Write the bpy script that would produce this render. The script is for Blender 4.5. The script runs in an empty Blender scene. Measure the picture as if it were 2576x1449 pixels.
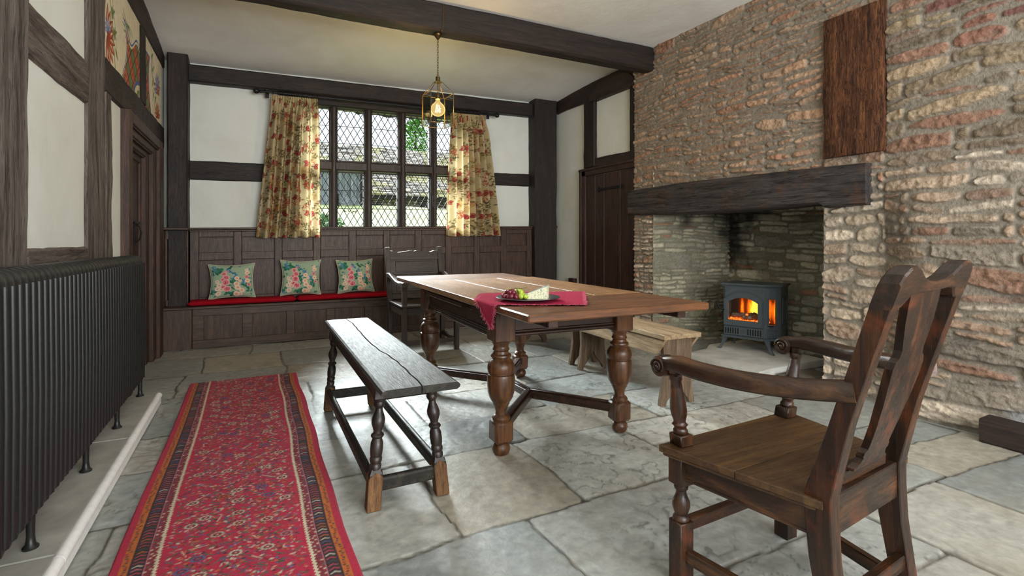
import bpy, bmesh, math, random
import numpy as np
from mathutils import Vector, Matrix, noise as mnoise

random.seed(7)
SC = bpy.context.scene
COL = SC.collection
PI = math.pi
V = Vector

# ------------------------------------------------------------------ colour
def lin1(c):
    c = c / 255.0
    return c / 12.92 if c <= 0.04045 else ((c + 0.055) / 1.055) ** 2.4
def S(r, g, b):
    return (lin1(r), lin1(g), lin1(b), 1.0)
def S3(r, g, b):
    return np.array([lin1(r), lin1(g), lin1(b)])

# ------------------------------------------------------------------ materials
class NT:
    def __init__(self, name):
        self.m = bpy.data.materials.new(name)
        self.m.use_nodes = True
        self.t = self.m.node_tree
        self.t.nodes.clear()
        self.out = self.n('ShaderNodeOutputMaterial')
    def n(self, k, **kw):
        x = self.t.nodes.new(k)
        for a, b in kw.items():
            setattr(x, a, b)
        return x
    def l(self, a, b):
        self.t.links.new(a, b)
    def coord(self, scale=(1, 1, 1), kind='Object'):
        c = self.n('ShaderNodeTexCoord')
        m = self.n('ShaderNodeMapping')
        m.inputs['Scale'].default_value = scale
        self.l(c.outputs[kind], m.inputs['Vector'])
        return m.outputs['Vector']
    def noise(self, vec, scale=5, detail=4, rough=0.55, dist=0.0):
        x = self.n('ShaderNodeTexNoise')
        x.inputs['Scale'].default_value = scale
        x.inputs['Detail'].default_value = detail
        x.inputs['Roughness'].default_value = rough
        x.inputs['Distortion'].default_value = dist
        self.l(vec, x.inputs['Vector'])
        return x.outputs['Fac']
    def ramp(self, fac, stops):
        r = self.n('ShaderNodeValToRGB')
        e = r.color_ramp.elements
        while len(e) < len(stops):
            e.new(0.5)
        for q, (p, c) in zip(e, stops):
            q.position = p
            q.color = c
        self.l(fac, r.inputs['Fac'])
        return r.outputs['Color']
    def mix(self, a, b, fac, mode='MIX'):
        x = self.n('ShaderNodeMix', data_type='RGBA', blend_type=mode)
        for s, v in ((x.inputs[6], a), (x.inputs[7], b), (x.inputs[0], fac)):
            if isinstance(v, (int, float, tuple)):
                s.default_value = v
            else:
                self.l(v, s)
        return x.outputs[2]
    def bsdf(self, col, rough=0.5, spec=0.5, metal=0.0, bump=None, bstr=0.3, bdist=0.01):
        p = self.n('ShaderNodeBsdfPrincipled')
        if isinstance(col, tuple):
            p.inputs['Base Color'].default_value = col
        else:
            self.l(col, p.inputs['Base Color'])
        if isinstance(rough, (int, float)):
            p.inputs['Roughness'].default_value = rough
        else:
            self.l(rough, p.inputs['Roughness'])
        p.inputs['Specular IOR Level'].default_value = spec
        p.inputs['Metallic'].default_value = metal
        if bump is not None:
            b = self.n('ShaderNodeBump')
            b.inputs['Strength'].default_value = bstr
            b.inputs['Distance'].default_value = bdist
            self.l(bump, b.inputs['Height'])
            self.l(b.outputs['Normal'], p.inputs['Normal'])
        self.p = p
        self.l(p.outputs[0], self.out.inputs[0])
        return p
    def math(self, op, a, b=0.0):
        x = self.n('ShaderNodeMath', operation=op)
        for s, v in zip(x.inputs, (a, b)):
            if isinstance(v, (int, float)):
                s.default_value = v
            else:
                self.l(v, s)
        return x.outputs[0]

def wood(name, dark, mid, light, axis='X', rough=0.4, bstr=0.25, cracks=0.35, scale=1.0, spec=0.5, patch=None, patch_at=0.62):
    t = NT(name)
    st = {'X': (1.2, 14, 14), 'Y': (14, 1.2, 14), 'Z': (14, 14, 1.2)}[axis]
    st = tuple(k * scale for k in st)
    v = t.coord(st)
    g = t.noise(v, 2.2, 7, 0.62, 0.8)
    fine = t.noise(t.coord(tuple(k * 5 for k in st)), 3, 5, 0.7)
    c = t.ramp(g, [(0.28, dark), (0.5, mid), (0.74, light)])
    c = t.mix(c, t.ramp(fine, [(0.35, (0.45, 0.45, 0.45, 1)), (0.6, (1, 1, 1, 1))]), 0.7, 'MULTIPLY')
    cr = t.ramp(t.noise(t.coord(tuple(k * 1.6 for k in st)), 3.0, 3, 0.6, 1.5), [(0.0, (0, 0, 0, 1)), (cracks, (0, 0, 0, 1)), (cracks + 0.06, (1, 1, 1, 1))])
    c = t.mix(c, cr, 0.55, 'MULTIPLY')
    if patch is not None:
        pf = t.ramp(t.noise(t.coord((3, 3, 3)), 2.0, 5, 0.65, 0.5), [(patch_at - 0.08, (0, 0, 0, 1)), (patch_at + 0.1, (1, 1, 1, 1))])
        c = t.mix(c, patch, t.math('MULTIPLY', pf, 0.5))
    h = t.math('ADD', fine, t.math('MULTIPLY', cr, 1.0))
    rr = t.ramp(fine, [(0.3, (rough + 0.2,) * 3 + (1,)), (0.7, (max(0.05, rough - 0.06),) * 3 + (1,))])
    t.bsdf(c, rr, spec, 0, h, bstr, 0.004)
    return t.m

def plain(name, col, rough=0.5, spec=0.5, metal=0.0, nscale=40, bstr=0.15, var=0.25, bdist=0.004):
    t = NT(name)
    v = t.coord()
    f = t.noise(v, nscale, 4)
    c = t.mix(col, tuple(k * (1 - var) for k in col[:3]) + (1,), t.ramp(f, [(0.35, (0, 0, 0, 1)), (0.7, (1, 1, 1, 1))]))
    t.bsdf(c, rough, spec, metal, f, bstr, bdist)
    return t.m

def vcol(name, rough=0.8, spec=0.3, nscale=120, bstr=0.3, bdist=0.004, sheen=0.0, trans=0.0, var=0.25, stretch=(1, 1, 1), detail=4):
    t = NT(name)
    a = t.n('ShaderNodeAttribute', attribute_name='Col')
    f = t.noise(t.coord(stretch), nscale, detail, 0.6)
    c = t.mix(a.outputs['Color'], t.ramp(f, [(0.3, (1 - var,) * 3 + (1,)), (0.7, (1 + 0 * var,) * 3 + (1,))]), 1.0, 'MULTIPLY')
    p = t.bsdf(c, rough, spec, 0, f, bstr, bdist)
    if sheen:
        p.inputs['Sheen Weight'].default_value = sheen
    if trans:
        tr = t.n('ShaderNodeBsdfTranslucent')
        t.l(c, tr.inputs[0])
        mx = t.n('ShaderNodeMixShader')
        mx.inputs[0].default_value = trans
        t.l(p.outputs[0], mx.inputs[1])
        t.l(tr.outputs[0], mx.inputs[2])
        t.l(mx.outputs[0], t.out.inputs[0])
    return t.m

def glassy(name, tint=(1, 1, 1, 1), fac=0.08, rough=0.02, glow=None, gs=0.0):
    t = NT(name)
    a = t.n('ShaderNodeBsdfTransparent')
    a.inputs[0].default_value = tint
    g = t.n('ShaderNodeBsdfGlossy')
    g.inputs['Roughness'].default_value = rough
    m = t.n('ShaderNodeMixShader')
    lw = t.n('ShaderNodeLayerWeight')
    lw.inputs[0].default_value = 0.12
    t.l(t.math('MULTIPLY', lw.outputs['Fresnel'], fac / 0.2), m.inputs[0])
    t.l(a.outputs[0], m.inputs[1])
    t.l(g.outputs[0], m.inputs[2])
    sh = m.outputs[0]
    if glow is not None:
        e = t.n('ShaderNodeEmission'); e.inputs[0].default_value = glow; e.inputs[1].default_value = gs
        ad = t.n('ShaderNodeAddShader'); t.l(sh, ad.inputs[0]); t.l(e.outputs[0], ad.inputs[1]); sh = ad.outputs[0]
    t.l(sh, t.out.inputs[0])
    return t.m

def emit(name, col, strength):
    t = NT(name)
    e = t.n('ShaderNodeEmission')
    e.inputs[0].default_value = col
    e.inputs[1].default_value = strength
    t.l(e.outputs[0], t.out.inputs[0])
    return t.m

M = {}
def plaster(name, col, dirt):
    t = NT(name)
    v = t.coord((1, 1, 1), 'Object')
    f = t.noise(v, 1.6, 6, 0.6, 0.4)
    c = t.ramp(f, [(0.3, dirt), (0.55, col), (0.8, col)])
    b = t.noise(v, 9, 6, 0.65)
    t.bsdf(c, 0.85, 0.2, 0, b, 0.25, 0.02)
    return t.m
M['plaster'] = plaster('plaster_mat', S(226, 229, 222), S(216, 218, 208))
M['ceiling'] = plaster('ceiling_mat', S(240, 240, 236), S(230, 229, 222))
M['timber'] = wood('dark_timber', S(14, 9, 6), S(34, 23, 17), S(60, 41, 31), 'Z', 0.55, 0.5, 0.3, 0.8)
M['timber_x'] = wood('dark_timber_x', S(14, 9, 6), S(34, 23, 17), S(60, 41, 31), 'X', 0.55, 0.5, 0.3, 0.8)
M['timber_y'] = wood('dark_timber_y', S(20, 13, 11), S(46, 31, 26), S(70, 50, 42), 'Y', 0.55, 0.5, 0.3, 0.8)
M['grey'] = wood('weathered_timber', S(54, 46, 42), S(112, 102, 96), S(148, 138, 130), 'Z', 0.75, 0.6, 0.36, 0.8, 0.25)
M['grey_y'] = wood('weathered_timber_y', S(58, 48, 44), S(106, 94, 88), S(136, 124, 116), 'Y', 0.75, 0.6, 0.33, 0.8, 0.25)
M['panel'] = wood('panelling_oak', S(40, 27, 20), S(76, 54, 41), S(106, 79, 62), 'Z', 0.42, 0.2, 0.2, 1.6)
M['panel_x'] = wood('panelling_oak_x', S(40, 27, 20), S(78, 56, 43), S(106, 81, 64), 'X', 0.42, 0.2, 0.2, 1.6)
M['door'] = wood('plank_door_oak', S(30, 17, 14), S(58, 35, 28), S(84, 54, 43), 'Z', 0.42, 0.25, 0.25, 1.0)
M['doorred'] = wood('door_frame_oak', S(32, 18, 12), S(64, 39, 27), S(96, 62, 42), 'Z', 0.45, 0.2, 0.25, 1.0)
M['top'] = wood('table_top_oak', S(104, 68, 36), S(150, 106, 62), S(182, 134, 84), 'Y', 0.40, 0.1, 0.18, 0.8, 0.5)
M['leaf'] = wood('table_leaf_oak', S(72, 42, 22), S(112, 70, 40), S(148, 96, 54), 'X', 0.36, 0.1, 0.18, 0.8, 0.5)
M['tleg'] = wood('table_leg_oak', S(38, 22, 12), S(84, 53, 30), S(128, 86, 50), 'Z', 0.28, 0.12, 0.2, 1.0, 0.5, S(110, 60, 28), 0.6)
M['tleg_x'] = wood('table_rail_oak', S(26, 14, 10), S(52, 30, 20), S(84, 52, 34), 'X', 0.32, 0.12, 0.2, 1.0, 0.5)
M['tleg_y'] = wood('table_rail_oak_y', S(26, 14, 10), S(52, 30, 20), S(84, 52, 34), 'Y', 0.32, 0.12, 0.2, 1.0, 0.5)
M['form'] = wood('form_oak', S(18, 16, 12), S(40, 36, 29), S(66, 60, 48), 'Y', 0.40, 0.4, 0.27, 0.8, 0.32)
M['formleg'] = wood('form_leg_oak', S(20, 15, 13), S(44, 34, 29), S(70, 56, 46), 'Z', 0.32, 0.15, 0.2, 1.0, 0.5)
M['formfoot'] = wood('form_worn_foot', S(64, 42, 26), S(110, 78, 50), S(146, 108, 72), 'Z', 0.7, 0.4, 0.33, 1.0, 0.3)
M['chair'] = wood('armchair_oak', S(15, 8, 4), S(42, 24, 13), S(92, 54, 26), 'Z', 0.28, 0.25, 0.30, 0.7, 0.5, S(128, 58, 18), 0.62)
M['chair_y'] = wood('armchair_oak_y', S(18, 10, 6), S(52, 32, 18), S(104, 68, 38), 'Y', 0.28, 0.25, 0.28, 0.7, 0.5)
M['chair_x'] = wood('armchair_oak_x', S(16, 9, 5), S(44, 26, 14), S(92, 56, 28), 'X', 0.28, 0.25, 0.28, 0.7, 0.5, S(120, 56, 18), 0.64)
M['seat'] = wood('armchair_seat_oak', S(42, 27, 13), S(78, 53, 28), S(108, 78, 43), 'X', 0.36, 0.3, 0.2, 0.7, 0.5)
M['bchair'] = wood('carver_oak', S(28, 21, 17), S(54, 42, 34), S(80, 64, 52), 'Z', 0.4, 0.15, 0.2, 1.0)
M['bchair_x'] = wood('carver_oak_x', S(28, 21, 17), S(54, 42, 34), S(80, 64, 52), 'X', 0.4, 0.15, 0.2, 1.0)
M['elm'] = wood('pale_elm', S(112, 88, 64), S(164, 138, 106), S(190, 166, 132), 'Y', 0.6, 0.25, 0.25, 0.8, 0.3)
M['elm_z'] = wood('pale_elm_z', S(72, 56, 42), S(112, 92, 72), S(140, 118, 94), 'Z', 0.6, 0.25, 0.25, 0.8, 0.3)
M['lintel'] = wood('smoked_timber', S(30, 28, 28), S(66, 62, 62), S(94, 88, 86), 'Y', 0.5, 0.8, 0.36, 0.8, 0.4, S(104, 66, 44), 0.60)
M['rough'] = wood('rough_hewn_timber', S(40, 21, 11), S(98, 60, 36), S(146, 96, 58), 'Z', 0.7, 1.0, 0.40, 1.2, 0.3)
M['iron'] = plain('black_iron', S(26, 26, 28), 0.45, 0.5, 0.4, 60)
M['radiator'] = plain('radiator_paint', S(35, 36, 35), 0.4, 0.5, 0.15, 80, 0.05)
M['stove'] = plain('stove_iron', S(84, 92, 96), 0.40, 0.5, 0.2, 150, 0.12)
M['stove_dark'] = plain('stove_recess', S(16, 16, 17), 0.6, 0.3, 0.0, 80)
M['brass'] = plain('aged_brass', S(112, 92, 54), 0.35, 0.5, 0.85, 40)
M['lead'] = plain('window_lead', S(30, 31, 33), 0.6, 0.3, 0.2, 60)
M['wframe'] = wood('window_oak', S(30, 22, 19), S(52, 39, 34), S(76, 60, 52), 'Z', 0.45, 0.2, 0.25, 1.0)
M['glass'] = glassy('window_glass', (0.93, 0.96, 0.95, 1), 0.08)
M['lglass'] = glassy('lantern_glass', (0.96, 0.98, 0.95, 1), 0.14)
M['bulb'] = glassy('bulb_glass', (0.97, 0.84, 0.55, 1), 0.14, 0.02, (1.0, 0.72, 0.32, 1), 0.30)
M['filament'] = emit('bulb_filament', (1.0, 0.72, 0.35, 1), 14)
M['velvet'] = plain('red_velvet', S(168, 10, 30), 0.9, 0.15, 0, 200, 0.3)
M['piping'] = plain('cushion_piping', S(206, 200, 176), 0.85, 0.2, 0, 200, 0.3)
M['pewter'] = plain('pewter', S(120, 126, 130), 0.3, 0.5, 0.85, 60, 0.05)
M['linen'] = plain('red_linen', S(182, 44, 78), 0.95, 0.1, 0, 260, 0.6, 0.4)
M['fringe'] = plain('linen_fringe', S(190, 88, 110), 0.95, 0.1, 0, 260, 0.4, 0.3)
M['flag_edge'] = plain('white_paint', S(246, 245, 243), 0.5, 0.4, 0, 30, 0.15, 0.12)
M['slab'] = plain('hearth_stone', S(168, 166, 158), 0.75, 0.3, 0, 7, 0.5, 0.3, 0.01)
M['hearth'] = plain('pale_hearthstone', S(214, 212, 204), 0.75, 0.3, 0, 7, 0.5, 0.25, 0.01)
M['slab2'] = plain('dark_hearth_stone', S(120, 112, 100), 0.8, 0.3, 0, 7, 0.5, 0.4, 0.01)
t = NT('cheese_mat')
v = t.coord()
t.bsdf(t.ramp(t.noise(v, 150, 5, 0.65, 0.6), [(0.42, S(226, 220, 186)), (0.54, S(214, 212, 180)), (0.64, S(112, 132, 126))]), 0.6, 0.4)
t.p.inputs['Subsurface Weight'].default_value = 0.1
M['cheese'] = t.m
M['rind'] = plain('cheese_rind', S(150, 166, 164), 0.8, 0.2, 0, 60, 0.4, 0.3)
def grape(name, c, c2):
    t = NT(name)
    t.bsdf(t.ramp(t.noise(t.coord(), 60, 3), [(0.4, c), (0.7, c2)]), 0.22, 0.5)
    t.p.inputs['Subsurface Weight'].default_value = 0.25
    t.p.inputs['Subsurface Radius'].default_value = (0.01, 0.006, 0.004)
    t.p.inputs['Subsurface Scale'].default_value = 0.4
    return t.m
M['rgrape'] = grape('red_grape_skin', S(92, 20, 34), S(124, 44, 56))
M['ggrape'] = grape('green_grape_skin', S(148, 172, 40), S(190, 204, 84))
M['stalk'] = plain('grape_stalk', S(96, 92, 46), 0.7)
M['stone'] = vcol('stone_wall', 0.9, 0.2, 55, 0.8, 0.012, var=0.35, detail=7)
M['alcove'] = vcol('alcove_stone', 0.88, 0.2, 60, 0.7, 0.010, var=0.35, detail=7)
# floor: natural sandstone flags, slightly polished on the high spots
t = NT('flagstone')
a = t.n('ShaderNodeAttribute', attribute_name='Col')
v = t.coord()
f1 = t.noise(v, 26, 8, 0.68, 0.3)
f2 = t.noise(v, 3.2, 6, 0.6, 0.6)
c = t.mix(a.outputs['Color'], t.ramp(f1, [(0.3, (0.72,) * 3 + (1,)), (0.65, (1.05,) * 3 + (1,))]), 1.0, 'MULTIPLY')
c = t.mix(c, S(136, 124, 102), t.ramp(f2, [(0.52, (0, 0, 0, 1)), (0.72, (0.4, 0.4, 0.4, 1))]))
rg = t.ramp(f2, [(0.3, (0.36,) * 3 + (1,)), (0.7, (0.52,) * 3 + (1,))])
t.bsdf(c, rg, 0.45, 0, f1, 0.5, 0.006)
M['flag'] = t.m
M['rug'] = vcol('rug_pile', 0.97, 0.05, 320, 0.9, 0.006, 0.15, var=0.45)
M['cloth'] = vcol('curtain_linen', 0.92, 0.1, 500, 0.2, 0.002, 0.0, 0.28, var=0.15)
M['chintz'] = vcol('cushion_chintz', 0.85, 0.2, 400, 0.15, 0.002, var=0.12)
M['mural'] = vcol('painted_plaster', 0.9, 0.15, 25, 0.3, 0.006, var=0.16)
M['roof'] = vcol('stone_tile_roof', 0.9, 0.2, 30, 0.8, 0.02, var=0.4)
M['lawn'] = plain('lawn_grass', S(106, 116, 62), 0.95, 0.1, 0, 3, 0.6, 0.5, 0.05)
M['leaf_g'] = plain('tree_leaf', S(88, 140, 44), 0.8, 0.2, 0, 6, 0.1, 0.5)
M['leaf_d'] = plain('shrub_leaf', S(62, 100, 48), 0.8, 0.2, 0, 6, 0.1, 0.5)
M['bark'] = plain('tree_bark', S(70, 56, 44), 0.9)
M['boards'] = wood('barn_boards', S(80, 84, 88), S(136, 142, 146), S(176, 180, 182), 'Z', 0.8, 0.4, 0.3, 0.3, 0.2)
M['barnwood'] = wood('barn_beam', S(24, 22, 22), S(50, 46, 44), S(74, 68, 64), 'X', 0.8, 0.4, 0.3, 0.3, 0.2)

# ------------------------------------------------------------------ mesh builder
class B:
    def __init__(self):
        self.v = []; self.f = []; self.s = []
    def add(self, vs, fs, smooth=False):
        o = len(self.v)
        self.v += [tuple(x) for x in vs]
        self.f += [tuple(i + o for i in q) for q in fs]
        self.s += [smooth] * len(fs)
        return self
    def obox(self, c, X, Y, Z, ch=0.003):
        """box with chamfered edges; X, Y, Z are half-extent vectors"""
        c, X, Y, Z = V(c), V(X), V(Y), V(Z)
        L = [a.length for a in (X, Y, Z)]
        ch = min(ch, 0.45 * min(L))
        k = [1 - ch / l for l in L]
        vs = []; idx = {}
        for sx in (-1, 1):
            for sy in (-1, 1):
                for sz in (-1, 1):
                    for a in range(3):
                        q = [1 if a == i else k[i] for i in range(3)]
                        idx[sx, sy, sz, a] = len(vs)
                        vs.append(c + X * sx * q[0] + Y * sy * q[1] + Z * sz * q[2])
        fs = []
        for s in (-1, 1):
            fs.append([idx[s, y, z, 0] for y, z in ((-1, -1), (1, -1), (1, 1), (-1, 1))])
            fs.append([idx[x, s, z, 1] for x, z in ((-1, -1), (1, -1), (1, 1), (-1, 1))])
            fs.append([idx[x, y, s, 2] for x, y in ((-1, -1), (1, -1), (1, 1), (-1, 1))])
        for p in (-1, 1):
            for q in (-1, 1):
                fs.append([idx[-1, p, q, 1], idx[1, p, q, 1], idx[1, p, q, 2], idx[-1, p, q, 2]])
                fs.append([idx[p, -1, q, 0], idx[p, 1, q, 0], idx[p, 1, q, 2], idx[p, -1, q, 2]])
                fs.append([idx[p, q, -1, 0], idx[p, q, 1, 0], idx[p, q, 1, 1], idx[p, q, -1, 1]])
        for sx in (-1, 1):
            for sy in (-1, 1):
                for sz in (-1, 1):
                    fs.append([idx[sx, sy, sz, a] for a in range(3)])
        return self.add(vs, fs)
    def box(self, lo, hi, ch=0.003):
        lo, hi = V(lo), V(hi)
        h = (hi - lo) / 2
        return self.obox((lo + hi) / 2, (abs(h.x), 0, 0), (0, abs(h.y), 0), (0, 0, abs(h.z)), ch)
    def bar(self, p, q, w, h, up=(0, 0, 1), ch=0.003):
        p, q = V(p), V(q)
        d = q - p
        a = d.normalized()
        u = V(up)
        if abs(a.dot(u)) > 0.99: u = V((0, 1, 0))
        u = (u - a * u.dot(a)).normalized()
        s = a.cross(u)
        return self.obox((p + q) / 2, d / 2, s * w / 2, u * h / 2, ch)
    def lathe(self, prof, c=(0, 0, 0), n=24, axis=(0, 0, 1), caps=True):
        """prof: list of (z, r)"""
        a = V(axis).normalized()
        u = a.orthogonal().normalized(); w = a.cross(u)
        c = V(c)
        vs = []; fs = []
        for z, r in prof:
            for i in range(n):
                t = 2 * PI * i / n
                vs.append(c + a * z + (u * math.cos(t) + w * math.sin(t)) * r)
        for j in range(len(prof) - 1):
            for i in range(n):
                k = (i + 1) % n
                fs.append((j * n + i, j * n + k, (j + 1) * n + k, (j + 1) * n + i))
        self.add(vs, fs, True)
        if caps:
            o = len(vs)
            self.add([vs[i] for i in range(n)], [tuple(range(n))[::-1]])
            self.add([vs[o - n + i] for i in range(n)], [tuple(range(n))])
        return self
    def tube(self, pts, r, n=10, closed=False, caps=True, flat=None):
        pts = [V(p) for p in pts]
        m = len(pts)
        rr = r if isinstance(r, (list, tuple)) else [r] * m
        vs = []; fs = []
        up = None
        for i, p in enumerate(pts):
            a = pts[(i + 1) % m] if (closed or i < m - 1) else p
            b = pts[i - 1] if (closed or i > 0) else p
            d = (a - b).normalized()
            if up is None:
                up = d.orthogonal().normalized()
            else:
                up = (up - d * up.dot(d))
                up = up.normalized() if up.length > 1e-6 else d.orthogonal().normalized()
            w = d.cross(up)
            for k in range(n):
                t = 2 * PI * k / n
                vs.append(p + (up * math.cos(t) + w * math.sin(t)) * rr[i])
        for j in range(m if closed else m - 1):
            j2 = (j + 1) % m
            for k in range(n):
                k2 = (k + 1) % n
                fs.append((j * n + k, j * n + k2, j2 * n + k2, j2 * n + k))
        self.add(vs, fs, True)
        if caps and not closed:
            self.add(vs[:n], [tuple(range(n))[::-1]])
            self.add(vs[-n:], [tuple(range(n))])
        return self
    def prism(self, poly, fn, t0, t1):
        """poly: 2D outline, fn(a, b, t) -> point, extruded from t0 to t1"""
        n = len(poly)
        vs = [fn(a, b, t0) for a, b in poly] + [fn(a, b, t1) for a, b in poly]
        fs = [tuple(range(n))[::-1], tuple(range(n, 2 * n))]
        for i in range(n):
            k = (i + 1) % n
            fs.append((i, k, n + k, n + i))
        return self.add(vs, fs)
    def sweep(self, secs, smooth=True, closed_sec=True, caps=True):
        """secs: list of equal-length rings of points"""
        n = len(secs[0])
        vs = [p for s in secs for p in s]
        fs = []
        for j in range(len(secs) - 1):
            for i in range(n if closed_sec else n - 1):
                k = (i + 1) % n
                fs.append((j * n + i, j * n + k, (j + 1) * n + k, (j + 1) * n + i))
        self.add(vs, fs, smooth)
        if caps:
            self.add(secs[0], [tuple(range(n))[::-1]])
            self.add(secs[-1], [tuple(range(n))])
        return self
    def ball(self, c, r, n=12, sc=(1, 1, 1)):
        c = V(c)
        vs = []; fs = []
        for j in range(1, n):
            ph = PI * j / n
            for i in range(n * 2):
                th = PI * i / n
                vs.append((c.x + r * sc[0] * math.sin(ph) * math.cos(th), c.y + r * sc[1] * math.sin(ph) * math.sin(th), c.z + r * sc[2] * math.cos(ph)))
        m = n * 2
        for j in range(n - 2):
            for i in range(m):
                k = (i + 1) % m
                fs.append((j * m + i, j * m + k, (j + 1) * m + k, (j + 1) * m + i))
        t = len(vs)
        vs += [(c.x, c.y, c.z + r * sc[2]), (c.x, c.y, c.z - r * sc[2])]
        for i in range(m):
            k = (i + 1) % m
            fs.append((t, k, i)); fs.append((t + 1, (n - 2) * m + i, (n - 2) * m + k))
        return self.add(vs, fs, True)
    def xf(self, fn):
        self.v = [tuple(fn(V(p))) for p in self.v]
        return self

def make(name, b, mat, parent=None, angle=40):
    me = bpy.data.meshes.new(name)
    me.from_pydata(b.v, [], b.f)
    bm = bmesh.new(); bm.from_mesh(me)
    bmesh.ops.recalc_face_normals(bm, faces=bm.faces)
    bm.to_mesh(me); bm.free()
    me.polygons.foreach_set('use_smooth', np.array(b.s, dtype=bool))
    if any(b.s):
        me.set_sharp_from_angle(angle=math.radians(angle))
    me.materials.append(mat)
    o = bpy.data.objects.new(name, me)
    COL.objects.link(o)
    if parent is not None:
        o.parent = parent
    return o

def grid_obj(name, P, mat, cols=None, parent=None, keep=None, smooth=True):
    """P: (n, m, 3) array of points; keep: (n-1, m-1) mask of cells"""
    n, m, _ = P.shape
    me = bpy.data.meshes.new(name)
    idx = np.arange(n * m).reshape(n, m)
    q = np.stack([idx[:-1, :-1], idx[1:, :-1], idx[1:, 1:], idx[:-1, 1:]], -1)
    q = q[keep] if keep is not None else q.reshape(-1, 4)
    pts = P.reshape(-1, 3); cc = None if cols is None else cols.reshape(-1, 3)
    if keep is not None:
        used = np.unique(q)
        mp = np.full(n * m, -1); mp[used] = np.arange(len(used))
        q = mp[q]; pts = pts[used]
        if cc is not None: cc = cc[used]
    me.vertices.add(len(pts)); me.vertices.foreach_set('co', pts.astype(np.float32).ravel())
    k = len(q)
    me.loops.add(k * 4); me.loops.foreach_set('vertex_index', q.astype(np.int32).ravel())
    me.polygons.add(k); me.polygons.foreach_set('loop_start', np.arange(0, k * 4, 4, dtype=np.int32))
    me.polygons.foreach_set('use_smooth', np.full(k, smooth))
    me.update(calc_edges=True)
    if cc is not None:
        a = me.color_attributes.new('Col', 'FLOAT_COLOR', 'POINT')
        a.data.foreach_set('color', np.concatenate([cc, np.ones((len(cc), 1))], 1).astype(np.float32).ravel())
    me.materials.append(mat)
    me.validate()
    o = bpy.data.objects.new(name, me)
    COL.objects.link(o)
    if parent is not None:
        o.parent = parent
    return o

def tag(o, label, cat, group=None):
    o['label'] = label; o['category'] = cat
    if group: o['group'] = group
    return o
def thing(name, label, cat, loc=(0, 0, 0), rotz=0.0, group=None):
    o = bpy.data.objects.new(name, None)
    o.empty_display_size = 0.1
    COL.objects.link(o)
    o.location = loc; o.rotation_euler = (0, 0, rotz)
    return tag(o, label, cat, group)
def struct(o):
    o['kind'] = 'structure'
    return o
TRIM = [0]
def trim(b, mat):
    TRIM[0] += 1
    return struct(make('trim_%d' % TRIM[0], b, mat))

# ------------------------------------------------------------------ numpy noise
_R = np.random.RandomState(11)
_T = _R.rand(256, 256)
def vnoise(x, y, s=0):
    x = np.asarray(x, float) + s * 17.31; y = np.asarray(y, float) + s * 5.77
    xi = np.floor(x).astype(int); yi = np.floor(y).astype(int)
    u = x - xi; w = y - yi
    u = u * u * (3 - 2 * u); w = w * w * (3 - 2 * w)
    a = _T[xi % 256, yi % 256]; b = _T[(xi + 1) % 256, yi % 256]
    c = _T[xi % 256, (yi + 1) % 256]; d = _T[(xi + 1) % 256, (yi + 1) % 256]
    return (a * (1 - u) + b * u) * (1 - w) + (c * (1 - u) + d * u) * w
def fbm(x, y, s=0, o=4):
    r = 0; a = 0.5; k = 1.0
    for i in range(o):
        r = r + a * vnoise(x * k, y * k, s + i); a *= 0.5; k *= 2.03
    return r / (1 - 0.5 ** o)
def sstep(a, b, x):
    t = np.clip((x - a) / (b - a), 0, 1)
    return t * t * (3 - 2 * t)

# ------------------------------------------------------------------ masonry
def rubble_rects(s0, s1, t0, t1, rs, band=(0.09, 0.2), blk=(0.22, 0.6), lay=(0.035, 0.1), one=0.3, asp=(2.2, 8.0)):
    out = []
    t = t0
    while t < t1:
        h = rs.uniform(*band)
        s = s0 - rs.uniform(0, 0.2)
        while s < s1:
            w = rs.uniform(*blk)
            if rs.rand() < one and h < 0.17:
                ww = min(w, h * rs.uniform(1.2, 3.0))
                out.append((s, s + ww, t, t + h)); w = ww
            else:
                tt = t
                while tt < t + h - 1e-6:
                    hh = rs.uniform(*lay)
                    if t + h - (tt + hh) < lay[0]: hh = t + h - tt
                    ss = s
                    while ss < s + w - 1e-6:
                        l = hh * rs.uniform(*asp)
                        if s + w - (ss + l) < 0.05: l = s + w - ss
                        out.append((ss, ss + l, tt, tt + hh)); ss += l
                    tt += hh
            s += w
        t += h
    return out

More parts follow.
